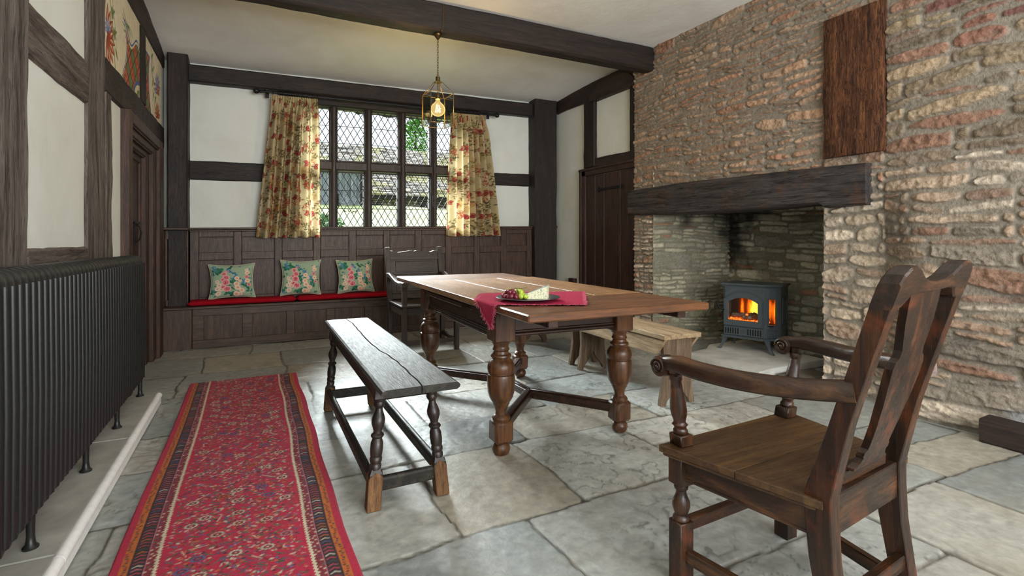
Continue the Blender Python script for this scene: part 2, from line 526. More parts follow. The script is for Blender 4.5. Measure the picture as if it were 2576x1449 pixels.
def masonry(Sg, Tg, rects, rs, mortar=0.006, edge=0.014, relief=(0.006, 0.02), warp=0.03, colfn=None, morcol=None, rough=0.008, slope=0.0, tilt=0.0, smear=0.0, taper=0.0):
    """height and colour over the grid (Sg, Tg)"""
    sw = Sg + warp * (fbm(Sg * 2.2, Tg * 2.2, 3) - 0.5) + 0.012 * (fbm(Sg * 14, Tg * 14, 8, 3) - 0.5)
    tw = Tg + warp * 1.6 * (fbm(Sg * 1.5, Tg * 1.8, 5) - 0.5) + 0.014 * (fbm(Sg * 16, Tg * 16, 9, 3) - 0.5) + slope * Sg
    H = np.zeros_like(Sg); C = np.zeros(Sg.shape + (3,)); C[:] = morcol
    C *= (0.8 + 0.4 * fbm(Sg * 9, Tg * 9, 21))[..., None]
    nz = fbm(Sg * 26, Tg * 30, 31, 4) - 0.5
    st = fbm(Sg * 8, Tg * 60, 41, 3) - 0.5
    s1d = Sg[:, 0]; t1d = Tg[0]
    sm = sstep(0.52, 0.64, fbm(Sg * 7, Tg * 13, 45, 4))
    for (a, b, c, d) in rects:
        m = 0.08 + abs(slope) * 6
        i0, i1 = np.searchsorted(s1d, (a - 0.08, b + 0.08))
        j0, j1 = np.searchsorted(t1d, (c - m, d + m))
        if i1 <= i0 or j1 <= j0: continue
        q = (slice(i0, i1), slice(j0, j1))
        x = sw[q]; y = tw[q] + rs.uniform(-tilt, tilt) * (sw[q] - (a + b) / 2)
        r = min(0.5 * (d - c), 0.035) * rs.uniform(0.5, 1.0)
        dx = np.minimum(x - a, b - x); dy = np.minimum(y - c, d - y)
        if taper:
            u = (x - (a + b) / 2) / ((b - a) / 2)
            tp = np.where(u < 0, rs.uniform(0.0, taper), rs.uniform(0.0, taper))
            yc = (c + d) / 2 + rs.uniform(-0.12, 0.12) * (d - c) * u
            dy = (d - c) / 2 * (1 - tp * np.abs(np.clip(u, -1, 1)) ** rs.uniform(1.6, 3.5)) - np.abs(y - yc)
        dd = np.where((dx < r) & (dy < r), r - np.hypot(np.maximum(r - dx, 0), np.maximum(r - dy, 0)), np.minimum(dx, dy))
        dd = dd - mortar * rs.uniform(0.5, 1.4)
        f = sstep(0, edge, dd)
        if smear: f = f * (1 - smear * sm[q])
        hh = rs.uniform(*relief) + rs.uniform(-0.05, 0.05) * (y - (c + d) / 2) + rs.uniform(-0.03, 0.03) * (x - (a + b) / 2)
        hq = f * (hh + rough * 2.2 * nz[q] + rough * 1.4 * st[q])
        H[q] = np.where(f > 0, np.maximum(H[q], hq), H[q])
        col = colfn((a + b) / 2, (c + d) / 2, rs)
        cc = col * (0.78 + 0.5 * (0.5 + nz[q]))[..., None]
        C[q] = np.where((f > 0)[..., None], C[q] * (1 - f[..., None]) + cc * f[..., None], C[q])
    H = H + 0.004 * (fbm(Sg * 40, Tg * 40, 51, 3) - 0.5)
    return H, C

def pal(rs, *cols):
    c = cols[rs.randint(len(cols))]
    return S3(*c) * rs.uniform(0.82, 1.15)
# ------------------------------------------------------------------ setting
def tz(p):                       # the old house leans: back-wall carpentry climbs to the right
    return V((p.x, p.y, p.z + 0.0145 * (p.x + 0.6)))

def timber(p, q, w, h, up=(0, 0, 1), wob=0.006, seed=0.0, ch=0.012, bow=0.0, bowdir=(0, 0, 1)):
    """a hewn beam: rounded rectangle section w (across) by h (along up), with an uneven surface"""
    p, q = V(p), V(q)
    d = q - p; a = d.normalized()
    u = V(up); u = (u - a * u.dot(a)).normalized(); s = a.cross(u)
    n = max(3, int(d.length / 0.05))
    k = 6
    ring = []
    hw, hh = w / 2, h / 2
    cs = [(-hw, -hh + ch), (-hw, hh - ch), (-hw + ch, hh), (hw - ch, hh), (hw, hh - ch), (hw, -hh + ch), (hw - ch, -hh), (-hw + ch, -hh)]
    for i in range(8):
        x0, y0 = cs[i]; x1, y1 = cs[(i + 1) % 8]
        m = k if i % 2 == 0 else 1
        for j in range(m):
            t = j / m
            ring.append((x0 + (x1 - x0) * t, y0 + (y1 - y0) * t))
    secs = []
    for i in range(n + 1):
        t = i / n
        c = p + d * t + V(bowdir) * bow * math.sin(PI * t)
        row = []
        for x, y in ring:
            pt = c + s * x + u * y
            e = mnoise.noise(pt * 3.1 + V((seed, seed * 2, 0))) + 0.5 * mnoise.noise(pt * 11 + V((seed, 0, 5)))
            f = 1 + wob * e / max(0.03, math.hypot(x, y))
            row.append(c + s * x * f + u * y * f)
        secs.append(row)
    return B().sweep(secs)

cat_ = np.concatenate
# ---- floor
def build_floor():
    rs = np.random.RandomState(5)
    xs = cat_([np.arange(-0.87, 3.75, 0.009), np.arange(3.75, 4.62, 0.02)])
    ys = cat_([np.arange(-1.8, 0.9, 0.05), np.arange(0.9, 6.2, 0.009)])
    X, Y = np.meshgrid(xs, ys, indexing='ij')
    rects = []
    y = -1.9
    while y < 6.3:
        h = rs.uniform(0.42, 0.74)
        x = -1.0 - rs.uniform(0, 0.6)
        while x < 4.7:
            w = rs.uniform(0.5, 1.15)
            if rs.rand() < 0.18:
                k = rs.uniform(0.35, 0.65) * h
                rects += [(x, x + w, y, y + k), (x, x + w, y + k, y + h)]
            else:
                rects.append((x, x + w, y, y + h))
            x += w
        y += h
    def cf(s, t, r):
        return pal(r, (166, 166, 158), (154, 156, 150), (172, 170, 160), (146, 150, 147), (160, 154, 140), (168, 170, 165))
    H, C = masonry(X, Y, rects, rs, 0.001, 0.009, (0.0055, 0.0075), 0.07, cf, S3(74, 69, 60), 0.0)
    q = fbm(X * 2.6, Y * 2.2, 71, 5) * 9 + 0.75 * fbm(X * 11, Y * 8, 72, 4)
    ter = np.floor(q) + sstep(0.86, 1.0, q - np.floor(q))
    mask = sstep(0.44, 0.6, fbm(X * 1.1, Y * 1.3, 75, 3))
    f = sstep(0.002, 0.0055, H)
    H = H + f * (0.0036 * (ter - 4.5) * mask + 0.004 * (fbm(X * 1.2, Y * 1.2, 77, 3) - 0.5) + 0.003 * (fbm(X * 18, Y * 18, 79, 4) - 0.5))
    H = np.minimum(H, 0.0086)
    edge = sstep(0.80, 0.97, q - np.floor(q)) * mask * f
    C = C * (1 - 0.5 * edge)[..., None]
    tone = fbm(X * 1.7, Y * 1.4, 81, 4)
    C = C * (0.80 + 0.42 * tone)[..., None]
    P = np.stack([X, Y, H - 0.0082], -1)
    o = struct(grid_obj('floor', P, M['flag'], C))
    return o
build_floor()

# ---- ceiling
xs = np.linspace(-1.1, 3.95, 70); ys = cat_([np.linspace(-1.95, 4.1, 60), np.linspace(4.15, 6.45, 50)])
X, Y = np.meshgrid(xs, ys, indexing='ij')
Zc = np.where(Y < 4.27, 3.035, 3.035 + (Y - 4.27) / (6.2 - 4.27) * (2.86 + 0.0145 * (X + 0.6) - 3.035))
Zc = Zc + 0.02 * (fbm(X * 0.9, Y * 0.9, 91, 3) - 0.5)
struct(grid_obj('ceiling', np.stack([X, Y, Zc], -1), M['ceiling']))

# ---- left wall with its door opening
b = B()
b.box((-1.1, -1.9, -0.06), (-0.80, 4.34, 3.1), 0.001).box((-1.1, 4.34, 1.80), (-0.80, 5.50, 3.1), 0.001).box((-1.1, 5.50, -0.06), (-0.80, 6.4, 3.1), 0.001)
b.box((-1.1, 4.34, -0.06), (-0.93, 5.50, 1.80), 0.001)
struct(make('wall_left', b, M['plaster']))
# ---- window wall: masonry around the window opening
b = B()
b.box((-1.0, 6.2, -0.06), (0.42, 6.42, 3.05), 0.001).box((2.42, 6.2, -0.06), (3.95, 6.42, 3.05), 0.001)
b.box((0.42, 6.2, -0.06), (2.42, 6.42, 1.15), 0.001).box((0.42, 6.2, 2.60), (2.42, 6.42, 3.05), 0.001)
struct(make('wall_back', b, M['plaster']))
# ---- plastered wall around the plank door
b = B()
b.box((3.745, 4.3, -0.06), (3.95, 6.3, 3.1), 0.001)
struct(make('wall_side', b, M['plaster']))
# ---- unseen wall behind the viewer, its opening added for the fill lamp
b = B()
b.box((-1.1, -2.05, -0.06), (0.1, -1.85, 3.1)).box((3.0, -2.05, -0.06), (4.0, -1.85, 3.1)).box((0.1, -2.05, -0.06), (3.0, -1.85, 0.8)).box((0.1, -2.05, 2.6), (3.0, -1.85, 3.1))
struct(make('wall_front', b, M['plaster']))

# ---- stone wall
OY0, OY1, OZ = 2.35, 4.12, 1.42
def wall_x(y, z):
    x = np.full_like(y, 3.685)
    right = sstep(2.0, 1.7, y)
    low = sstep(1.5, 1.2, z)
    x = x + 0.02 * low * sstep(2.4, 2.3, y) * (1 - right)
    x = x - right * (0.02 + 0.07 * low + 0.05 * sstep(0.35, 0.0, z))
    return x
def build_stone():
    rs = np.random.RandomState(3)
    ys = cat_([np.arange(-1.9, 1.0, 0.04), np.arange(1.0, 4.425, 0.0062)])
    zs = np.arange(-0.03, 3.1, 0.0062)
    Yg, Zg = np.meshgrid(ys, zs, indexing='ij')
    rects = []
    def clip(rr, a, b_, c, d):
        for (p, q, r, s) in rr:
            p, q, r, s = max(p, a), min(q, b_), max(r, c), min(s, d)
            if q - p > 0.02 and s - r > 0.015: rects.append((p, q, r, s))
    clip(rubble_rects(2.33, 4.5, 1.5, 3.15, rs, (0.07, 0.14), (0.3, 0.8), (0.028, 0.068), 0.10), 2.33, 4.5, 1.5, 3.15)
    clip(rubble_rects(1.93, 2.34, 1.5, 3.15, rs, (0.1, 0.17), (0.2, 0.4), (0.04, 0.1), 0.4), 1.93, 2.34, 1.5, 3.15)
    clip(rubble_rects(-1.9, 1.94, 0.0, 3.15, rs, (0.11, 0.2), (0.35, 0.8), (0.045, 0.11), 0.12), -1.9, 1.94, 0, 3.15)
    clip(rubble_rects(1.93, 2.36, 0.0, 1.5, rs, (0.09, 0.16), (0.18, 0.42), (0.045, 0.09), 0.25), 1.93, 2.36, 0, 1.5)
    clip(rubble_rects(4.1, 4.45, 0.0, 1.5, rs, (0.08, 0.14), (0.1, 0.3), (0.03, 0.055), 0.05), 4.1, 4.45, 0, 1.5)
    def cf(s, t, r):
        if s > 4.05 and t < 1.5: return pal(r, (222, 202, 178), (206, 184, 160), (230, 212, 190), (196, 160, 134))  # pale jamb stones, lightened further to paint in the window light on them
        if s > 1.93 and t < 1.4: return pal(r, (216, 196, 172), (198, 178, 156), (186, 160, 138), (226, 208, 186))
        if s > 1.95: return pal(r, (186, 150, 122), (174, 140, 114), (192, 160, 132), (168, 138, 114), (180, 154, 130), (180, 138, 112))
        if s < 1.5 and t > 1.75 and r.rand() < 0.38: return pal(r, (144, 102, 90), (132, 94, 86), (152, 110, 94))
        if t > 1.55: return pal(r, (168, 148, 120), (150, 132, 108), (176, 154, 126), (136, 120, 100), (160, 124, 104))
        return pal(r, (196, 172, 148), (178, 154, 132), (160, 140, 120), (188, 158, 134), (206, 190, 170), (160, 126, 106), (150, 138, 124))
    H, C = masonry(Yg, Zg, rects, rs, 0.0045, 0.014, (0.008, 0.024), 0.06, cf, S3(152, 142, 128), 0.012, 0.0, 0.10, 0.35, 0.62)
    # lime and ash on the foot of the wall right of the hearth
    ash = sstep(0.5, 0.66, fbm(Yg * 5, Zg * 8, 61, 4)) * sstep(0.42, 0.15, Zg) * sstep(2.0, 1.8, Yg)
    C = C * (1 - 0.75 * ash)[..., None] + S3(176, 178, 178) * (0.75 * ash)[..., None]
    chip = sstep(0.60, 0.72, fbm(Yg * 3, Zg * 7, 63, 4)) * sstep(1.2, 0.9, Zg) * sstep(2.3, 1.9, Yg)
    C = C * (1 - 0.5 * chip)[..., None] + S3(96, 88, 82) * (0.5 * chip)[..., None]
    P = np.stack([wall_x(Yg, Zg) - H, Yg, Zg], -1)
    yc = (ys[:-1] + ys[1:]) / 2; zc = (zs[:-1] + zs[1:]) / 2
    keep = ~(((yc[:, None] > OY0) & (yc[:, None] < OY1)) & (zc[None] < OZ))
    struct(grid_obj('wall_right', P, M['stone'], C, keep=keep))
build_stone()

# ---- fireplace recess
def alcove_wall(name, p0, p1, seed, lay, cfn, soot):
    rs = np.random.RandomState(seed)
    L = math.hypot(p1[0] - p0[0], p1[1] - p0[1])
    ss = np.arange(0, L + 0.004, 0.0075); zs = np.arange(-0.03, 1.75, 0.0075)
    Sg, Tg = np.meshgrid(ss, zs, indexing='ij')
    rects = rubble_rects(0, L, 0, 1.75, rs, *lay)
    H, C = masonry(Sg, Tg, rects, rs, 0.003, 0.010, (0.006, 0.016), 0.05, cfn, S3(138, 134, 114), 0.010, 0.0, 0.05, 0.7, 0.4)
    k = soot(Sg, Tg, L)
    C = C * (1 - k)[..., None] + S3(20, 18, 17) * k[..., None]
    d = ((p1[0] - p0[0]) / L, (p1[1] - p0[1]) / L)
    n = (-d[1], d[0])
    if n[0] * (3.9 - p0[0]) + n[1] * (3.2 - p0[1]) < 0: n = (-n[0], -n[1])
    P = np.stack([p0[0] + d[0] * Sg + n[0] * (H - 0.01), p0[1] + d[1] * Sg + n[1] * (H - 0.01), Tg], -1)
    return struct(grid_obj(name, P, M['alcove'], C))
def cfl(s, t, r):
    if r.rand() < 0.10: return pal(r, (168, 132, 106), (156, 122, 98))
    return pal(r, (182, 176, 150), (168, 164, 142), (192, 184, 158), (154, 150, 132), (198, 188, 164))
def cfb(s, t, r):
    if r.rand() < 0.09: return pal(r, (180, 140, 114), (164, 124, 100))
    return pal(r, (190, 186, 166), (172, 168, 152), (200, 196, 174), (150, 146, 134), (208, 202, 182))  # stones lightened to make up for light missing in the recess
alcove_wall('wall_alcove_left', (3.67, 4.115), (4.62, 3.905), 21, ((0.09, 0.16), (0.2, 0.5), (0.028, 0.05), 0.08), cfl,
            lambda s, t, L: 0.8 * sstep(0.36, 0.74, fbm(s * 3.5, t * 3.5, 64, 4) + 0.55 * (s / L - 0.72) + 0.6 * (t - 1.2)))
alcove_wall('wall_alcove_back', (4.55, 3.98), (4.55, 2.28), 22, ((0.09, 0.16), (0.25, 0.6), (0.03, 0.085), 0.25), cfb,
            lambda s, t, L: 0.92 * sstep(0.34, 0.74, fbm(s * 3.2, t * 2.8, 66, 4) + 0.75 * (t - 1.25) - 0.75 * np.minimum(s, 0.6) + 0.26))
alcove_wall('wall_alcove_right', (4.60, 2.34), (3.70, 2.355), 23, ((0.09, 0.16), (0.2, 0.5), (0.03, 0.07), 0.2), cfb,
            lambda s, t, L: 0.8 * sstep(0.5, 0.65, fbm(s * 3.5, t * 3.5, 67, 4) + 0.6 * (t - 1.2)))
b = B()
b.box((3.95, 2.2, 1.74), (4.7, 4.2, 1.80))
struct(make('ceiling_flue', b, M['stove_dark']))
# unseen blocks behind fireplace faces and under flags, added to stop light leaks
b = B()
b.box((4.63, 1.9, -0.3), (4.9, 4.5, 3.2)).box((3.75, 4.16, -0.3), (4.65, 4.4, 3.2)).box((3.78, -2.1, -0.3), (4.65, 2.25, 3.2)).box((3.78, 2.2, 1.6), (3.95, 4.3, 3.2))
struct(make('wall_leak_block', b, M['plaster']))
struct(make('floor_leak_block', B().box((-1.3, -2.3, -0.3), (4.9, 6.5, -0.045)), M['slab2']))

# ---- timbers of the left wall (face at x = -0.785)
XL = -0.855
def lt(y0, y1, z0, z1, vert, mat, seed, wob=0.008):
    if vert:
        return trim(timber((XL, (y0 + y1) / 2, z0), (XL, (y0 + y1) / 2, z1), 0.14, y1 - y0, (0, 1, 0), wob, seed), M[mat])
    return trim(timber((XL, y0, (z0 + z1) / 2), (XL, y1, (z0 + z1) / 2), 0.14, z1 - z0, (0, 0, 1), wob, seed), M[mat])
lt(2.15, 2.66, 0.0, 3.02, True, 'grey', 1.0, 0.012)
lt(2.65, 3.46, 1.785, 2.01, False, 'grey_y', 2.0)
lt(2.65, 3.46, 0.84, 1.03, False, 'grey_y', 3.0)
lt(3.45, 3.83, 0.0, 3.02, True, 'grey', 4.0, 0.010)
lt(3.835, 3.99, 0.0, 1.95, True, 'grey', 5.0)
lt(3.83, 6.05, 1.945, 2.155, False, 'timber_y', 6.0)
lt(4.92, 5.14, 2.155, 2.74, True, 'timber', 7.0)
lt(-1.8, 6.1, 2.745, 3.0, False, 'timber_y', 8.0)
# ---- corner posts, plate, rails of the window wall
trim(timber((-0.665, 6.11, 0.0), (-0.665, 6.11, 2.93), 0.17, 0.26, (0, 1, 0), 0.006, 9), M['timber'])
trim(timber((3.515, 6.14, 0.0), (3.515, 6.14, 2.99), 0.34, 0.24, (0, 1, 0), 0.008, 10), M['timber'])
def bt(x0, x1, z0, z1, y0, mat, seed, wob=0.006):
    bb = timber((x0, (y0 + 6.3) / 2, (z0 + z1) / 2), (x1, (y0 + 6.3) / 2, (z0 + z1) / 2), 6.3 - y0, z1 - z0, (0, 0, 1), wob, seed).xf(tz)
    return trim(bb, M[mat])
bt(-0.58, 3.36, 2.65, 2.82, 6.09, 'timber_x', 11)
bt(-0.58, 0.40, 1.67, 1.865, 6.185, 'timber_x', 12)
bt(2.44, 3.36, 1.72, 1.885, 6.185, 'timber_x', 13)
bt(0.25, 2.60, 2.545, 2.66, 6.15, 'timber_x', 14, 0.003)
# ---- timbers round the plank door
def rt(y0, y1, z0, z1, vert, seed, x0=3.70):
    if vert:
        bb = timber(((x0 + 3.82) / 2, (y0 + y1) / 2, z0), ((x0 + 3.82) / 2, (y0 + y1) / 2, z1), 3.82 - x0, y1 - y0, (0, 1, 0), 0.008, seed)
    else:
        bb = timber(((x0 + 3.82) / 2, y0, (z0 + z1) / 2), ((x0 + 3.82) / 2, y1, (z0 + z1) / 2), 3.82 - x0, z1 - z0, (0, 0, 1), 0.008, seed)
    return trim(bb, M['timber'] if vert else M['timber_y'])
rt(4.3, 6.08, 2.775, 2.985, False, 15)
rt(5.19, 5.42, 1.95, 2.79, True, 16)
rt(4.36, 4.53, 1.93, 2.80, True, 17)
rt(4.36, 5.42, 1.925, 2.045, False, 18, 3.715)
# curved brace laid against the plate
arc = []
for i in range(17):
    a_ = PI * i / 16
    arc.append((4.84 + 0.42 * math.cos(a_), 2.735 + 0.215 * math.sin(a_) ** 0.8 if 0 < i < 16 else 2.735))
b = B().prism(arc, lambda a, c, t: V((t, a, c)), 3.675, 3.80)
trim(b, M['timber_y'])
# ---- ceiling beam
trim(timber((-1.0, 4.19, 2.915), (3.72, 4.19, 2.915), 0.15, 0.24, (0, 0, 1), 0.007, 19, 0.02), M['timber_x'])
# ---- fireplace lintel and the upright timber above it
def lintel():
    b = B(); secs = []
    n = 60
    for i in range(n + 1):
        t = i / n
        y = 4.44 + (2.02 - 4.44) * t
        zb = 1.315 - 0.012 * math.sin(PI * t * 1.2) - 0.03 * sstep(2.34, 2.30, np.array(y)).item()
        ztop = 1.575 + 0.012 * math.sin(4 * t) + 0.008
        row = []
        for (x, z, m) in ((3.61, zb + 0.015, 0), (3.605, zb + 0.09, 0), (3.606, zb + 0.17, 0), (3.61, ztop - 0.015, 0), (3.625, ztop, 0), (3.9, ztop, 0), (3.9, zb, 0), (3.63, zb, 0)):
            e = 0.010 * mnoise.noise(V((x * 5, y * 2.2, z * 6))) + 0.005 * mnoise.noise(V((x * 9, y * 12, z * 14)))
            row.append(V((x + e, y, z + e * 0.6)))
        secs.append(row)
    return b.sweep(secs)
trim(lintel(), M['lintel'])
def upright():
    b = B(); secs = []
    for i in range(50):
        z = 1.64 + (2.62 - 1.64) * i / 49
        row = []
        cx = [(3.72, 1.925), (3.645, 1.93), (3.63, 1.98)] + [(3.63, 1.98 + 0.3 * k / 12) for k in range(1, 12)] + [(3.635, 2.29), (3.645, 2.325), (3.72, 2.33)]
        for x, y in cx:
            e = 0.012 * abs(mnoise.noise(V((1, y * 26, z * 6)))) + 0.010 * mnoise.noise(V((4, y * 8, z * 22))) + 0.008 * mnoise.noise(V((2, y * 3, z * 3)))
            row.append(V((x + (e if x < 3.7 else 0), y + 0.01 * mnoise.noise(V((y * 3, z * 4, 0))), z)))
        secs.append(row)
    return b.sweep(secs, closed_sec=True)
trim(upright(), M['rough'])

# ---- window
LX = [(0.465, 0.78), (0.858, 1.168), (1.249, 1.571), (1.653, 1.969), (2.045, 2.36)]
LZ = [(1.177, 1.815), (1.942, 2.545)]
b = B()
b.box((0.38, 6.16, 1.10), (0.465, 6.40, 2.62)).box((2.36, 6.16, 1.10), (2.45, 6.40, 2.62))
b.box((0.38, 6.15, 1.10), (2.45, 6.40, 1.165)).box((0.38, 6.17, 2.56), (2.45, 6.40, 2.62))
b.box((0.46, 6.19, 1.83), (2.37, 6.36, 1.93), 0.012)
for i in range(4):
    x0, x1 = LX[i][1], LX[i + 1][0]
    b.box((x0, 6.185, 1.15), (x1, 6.36, 2.58), 0.018)
    b.box((x0 + 0.022, 6.165, 1.15), (x1 - 0.022, 6.20, 2.58), 0.008)
win = struct(make('window_1', b.xf(tz), M['wframe']))
def bars(x0, x1, z0, z1, y, w):
    b = B()
    a_, c_ = 0.0385, 0.066
    xm, zm = (x0 + x1) / 2, z0
    for sg in (1, -1):
        k0 = int(-((x1 - x0) / a_ + (z1 - z0) / c_)) - 2
        for k in range(k0, -k0):
            kk = 2 * k + 1
            # line (x-xm)/a + sg (z-zm)/c = kk, clipped to the light
            pts = []
            for x in (x0, x1):
                z = zm + sg * c_ * (kk - (x - xm) / a_)
                if z0 - 1e-9 <= z <= z1 + 1e-9: pts.append((x, z))
            for z in (z0, z1):
                x = xm + a_ * (kk - sg * (z - zm) / c_)
                if x0 < x < x1: pts.append((x, z))
            if len(pts) >= 2 and math.dist(pts[0], pts[1]) > 0.01:
                b.bar((pts[0][0], y, pts[0][1]), (pts[1][0], y, pts[1][1]), 0.007, 0.0045, (0, 1, 0), 0.001)
    for t_ in (0.34, 0.67):
        z = z0 + (z1 - z0) * t_
        b.bar((x0, y - 0.004, z), (x1, y - 0.004, z), 0.006, 0.005, (0, 1, 0), 0.001)
    return b
for j, (z0, z1) in enumerate(LZ):
    for i, (x0, x1) in enumerate(LX):
        g = make('pane', B().box((x0 - 0.004, 6.268, z0 - 0.004), (x1 + 0.004, 6.271, z1 + 0.004), 0.0005).xf(tz), M['glass'], win)
        make('lead_lattice', bars(x0, x1, z0, z1, 6.262, 0.007).xf(tz), M['lead'], g)
        f = B()
        for (p, q) in (((x0, z0), (x1, z0)), ((x0, z1), (x1, z1)), ((x0, z0), (x0, z1)), ((x1, z0), (x1, z1))):
            f.bar((p[0], 6.255, p[1]), (q[0], 6.255, q[1]), 0.018, 0.03, (0, 1, 0), 0.003)
        make('casement', f.xf(tz), M['iron'] if j == 0 else M['wframe'], win)
for x in (0.862, 1.985):
    b = B().box((x - 0.006, 6.15, 1.42), (x + 0.006, 6.166, 1.56), 0.003).lathe([(0, 0.006), (0.02, 0.011), (0.03, 0.004)], (x, 6.166, 1.49), 10, (0, -1, 0))
    b.bar((x, 6.142, 1.49), (x + 0.003, 6.138, 1.40), 0.010, 0.006, (0, 1, 0))
    make('window_catch', b.xf(tz), M['iron'], win)

# ---- left door
b = B()
b.box((-0.93, 4.33, 0.0), (-0.88, 5.41, 1.80), 0.002)
for i in range(5):
    y = 4.34 + 0.195 * i
    b.box((-0.885, y, 0.03), (-0.862, y + 0.191, 1.76), 0.003)
door1 = struct(make('door_1', b, M['door']))
b = B()
for (x, y0, y1, y2, y3, zt, zi) in ((-0.745, 4.285, 4.375, 5.55, 5.72, 1.95, 1.87), (-0.775, 4.35, 4.39, 5.42, 5.56, 1.88, 1.81), (-0.81, 4.36, 4.40, 5.30, 5.43, 1.82, 1.76), (-0.845, 4.37, 4.41, 5.275, 5.31, 1.77, 1.70)):
    b.box((-0.90, y0, 0), (x, y1, zt), 0.006).box((-0.90, y2, 0), (x, y3, zt), 0.006)
    b.box((-0.90, y1 - 0.001, zi), (x, y2 + 0.001, zt), 0.006)
    b.box((-0.90, y1, zi - 0.012), (x - 0.012, y2, zi), 0.004)
make('door_frame', b, M['doorred'], door1)
b = B().box((-0.862, 5.10, 1.02), (-0.854, 5.14, 1.20), 0.002).tube([(-0.854, 5.12, 1.18), (-0.828, 5.12, 1.17), (-0.818, 5.12, 1.12), (-0.828, 5.12, 1.06), (-0.854, 5.12, 1.04)], 0.006, 8)
b.box((-0.854, 5.06, 1.19), (-0.842, 5.24, 1.208), 0.002)
make('latch', b, M['iron'], door1)

# ---- plank door beside the fireplace
b = B()
for (y0, y1) in ((5.20, 5.385), (5.02, 5.195), (4.72, 5.015), (4.40, 4.715)):
    b.box((3.725, y0, 0.01), (3.775, y1, 1.84), 0.006)
door2 = struct(make('door_2', b, M['door']))
b = B().box((3.705, 5.385, 0), (3.80, 5.50, 1.925), 0.008).box((3.705, 4.36, 1.845), (3.80, 5.50, 1.925), 0.008)
b.box((3.69, 4.36, 1.905), (3.80, 5.52, 1.94), 0.012).box((3.69, 5.46, 0), (3.80, 5.505, 1.925), 0.008)
make('door_frame', b, M['door'], door2)
b = B().box((3.715, 4.70, 1.645), (3.727, 5.10, 1.675), 0.003)
b.prism([(5.09, 1.66), (5.12, 1.695), (5.15, 1.66), (5.12, 1.625)], lambda a, c, t: V((t, a, c)), 3.716, 3.727)
b.lathe([(0, 0.011), (0.06, 0.011)], (3.708, 4.70, 1.63), 10).lathe([(0, 0.005), (0.004, 0.003)], (3.715, 4.95, 1.66), 8, (-1, 0, 0)).lathe([(0, 0.005), (0.004, 0.003)], (3.715, 4.80, 1.66), 8, (-1, 0, 0))
make('strap_hinge', b, M['iron'], door2)
# ------------------------------------------------------------------ painting on cloth (per-vertex dye colours)
class Cv:
    def __init__(self, w, h, res, bg):
        self.w, self.h, self.res = w, h, res
        self.n, self.m = int(w / res) + 1, int(h / res) + 1
        self.X, self.Y = np.meshgrid(np.linspace(0, w, self.n), np.linspace(0, h, self.m), indexing='ij')
        self.C = np.zeros((self.n, self.m, 3)); self.C[:] = S3(*bg)
    def sl(self, x0, x1, y0, y1):
        kx = (self.n - 1) / self.w; ky = (self.m - 1) / self.h
        i0 = max(0, int(x0 * kx) - 1); i1 = min(self.n, int(x1 * kx) + 3)
        j0 = max(0, int(y0 * ky) - 1); j1 = min(self.m, int(y1 * ky) + 3)
        return (slice(i0, max(i0, i1)), slice(j0, max(j0, j1)))
    def put(self, q, f, col, al=1.0):
        f = np.clip(f, 0, 1)[..., None] * al
        self.C[q] = self.C[q] * (1 - f) + S3(*col) * f
    def ell(self, x, y, a, b, col, rot=0.0, al=1.0, ring=0.0):
        r = max(a, b) * 1.1 + self.res
        q = self.sl(x - r, x + r, y - r, y + r)
        dx = self.X[q] - x; dy = self.Y[q] - y
        if dx.size == 0: return
        c, s = math.cos(rot), math.sin(rot)
        d = np.hypot((dx * c + dy * s) / a, (-dx * s + dy * c) / b)
        k = self.res / min(a, b)
        f = sstep(1 + k * 0.6, 1 - k * 0.6, d)
        if ring: f = f * sstep(1 - ring - k * 0.6, 1 - ring + k * 0.6, d)
        self.put(q, f, col, al)
    def leaf(self, x, y, l, w, col, rot, al=1.0, vein=None):
        """pointed leaf from (x, y) along rot"""
        q = self.sl(x - l, x + l, y - l, y + l)
        dx = self.X[q] - x; dy = self.Y[q] - y
        if dx.size == 0: return
        c, s = math.cos(rot), math.sin(rot)
        u = (dx * c + dy * s) / l; v = (-dx * s + dy * c)
        prof = w * np.sin(PI * np.clip(u, 0, 1)) ** 0.8 * (1.25 - 0.5 * u)
        f = sstep(-self.res * 0.6, self.res * 0.6, prof - np.abs(v)) * ((u > 0) & (u < 1))
        self.put(q, f, col, al)
        if vein: self.put(q, f * (np.abs(v) < self.res * 0.7), vein, 0.7)
    def line(self, pts, w, col, al=1.0):
        for (x0, y0), (x1, y1) in zip(pts[:-1], pts[1:]):
            q = self.sl(min(x0, x1) - w, max(x0, x1) + w, min(y0, y1) - w, max(y0, y1) + w)
            px = self.X[q] - x0; py = self.Y[q] - y0
            if px.size == 0: continue
            ll = (x1 - x0) ** 2 + (y1 - y0) ** 2 + 1e-12
            t = np.clip((px * (x1 - x0) + py * (y1 - y0)) / ll, 0, 1)
            d = np.hypot(px - t * (x1 - x0), py - t * (y1 - y0))
            self.put(q, sstep(w / 2 + self.res * 0.5, w / 2 - self.res * 0.5, d), col, al)
    def curve(self, p0, p1, p2, w, col, al=1.0, n=10):
        self.line([((1 - t) ** 2 * p0[0] + 2 * t * (1 - t) * p1[0] + t * t * p2[0], (1 - t) ** 2 * p0[1] + 2 * t * (1 - t) * p1[1] + t * t * p2[1]) for t in [i / n for i in range(n + 1)]], w, col, al)

def wmake(name, b, mat, root):
    l = root.location.copy()
    b.xf(lambda p: p - l)
    return make(name, b, mat, root)

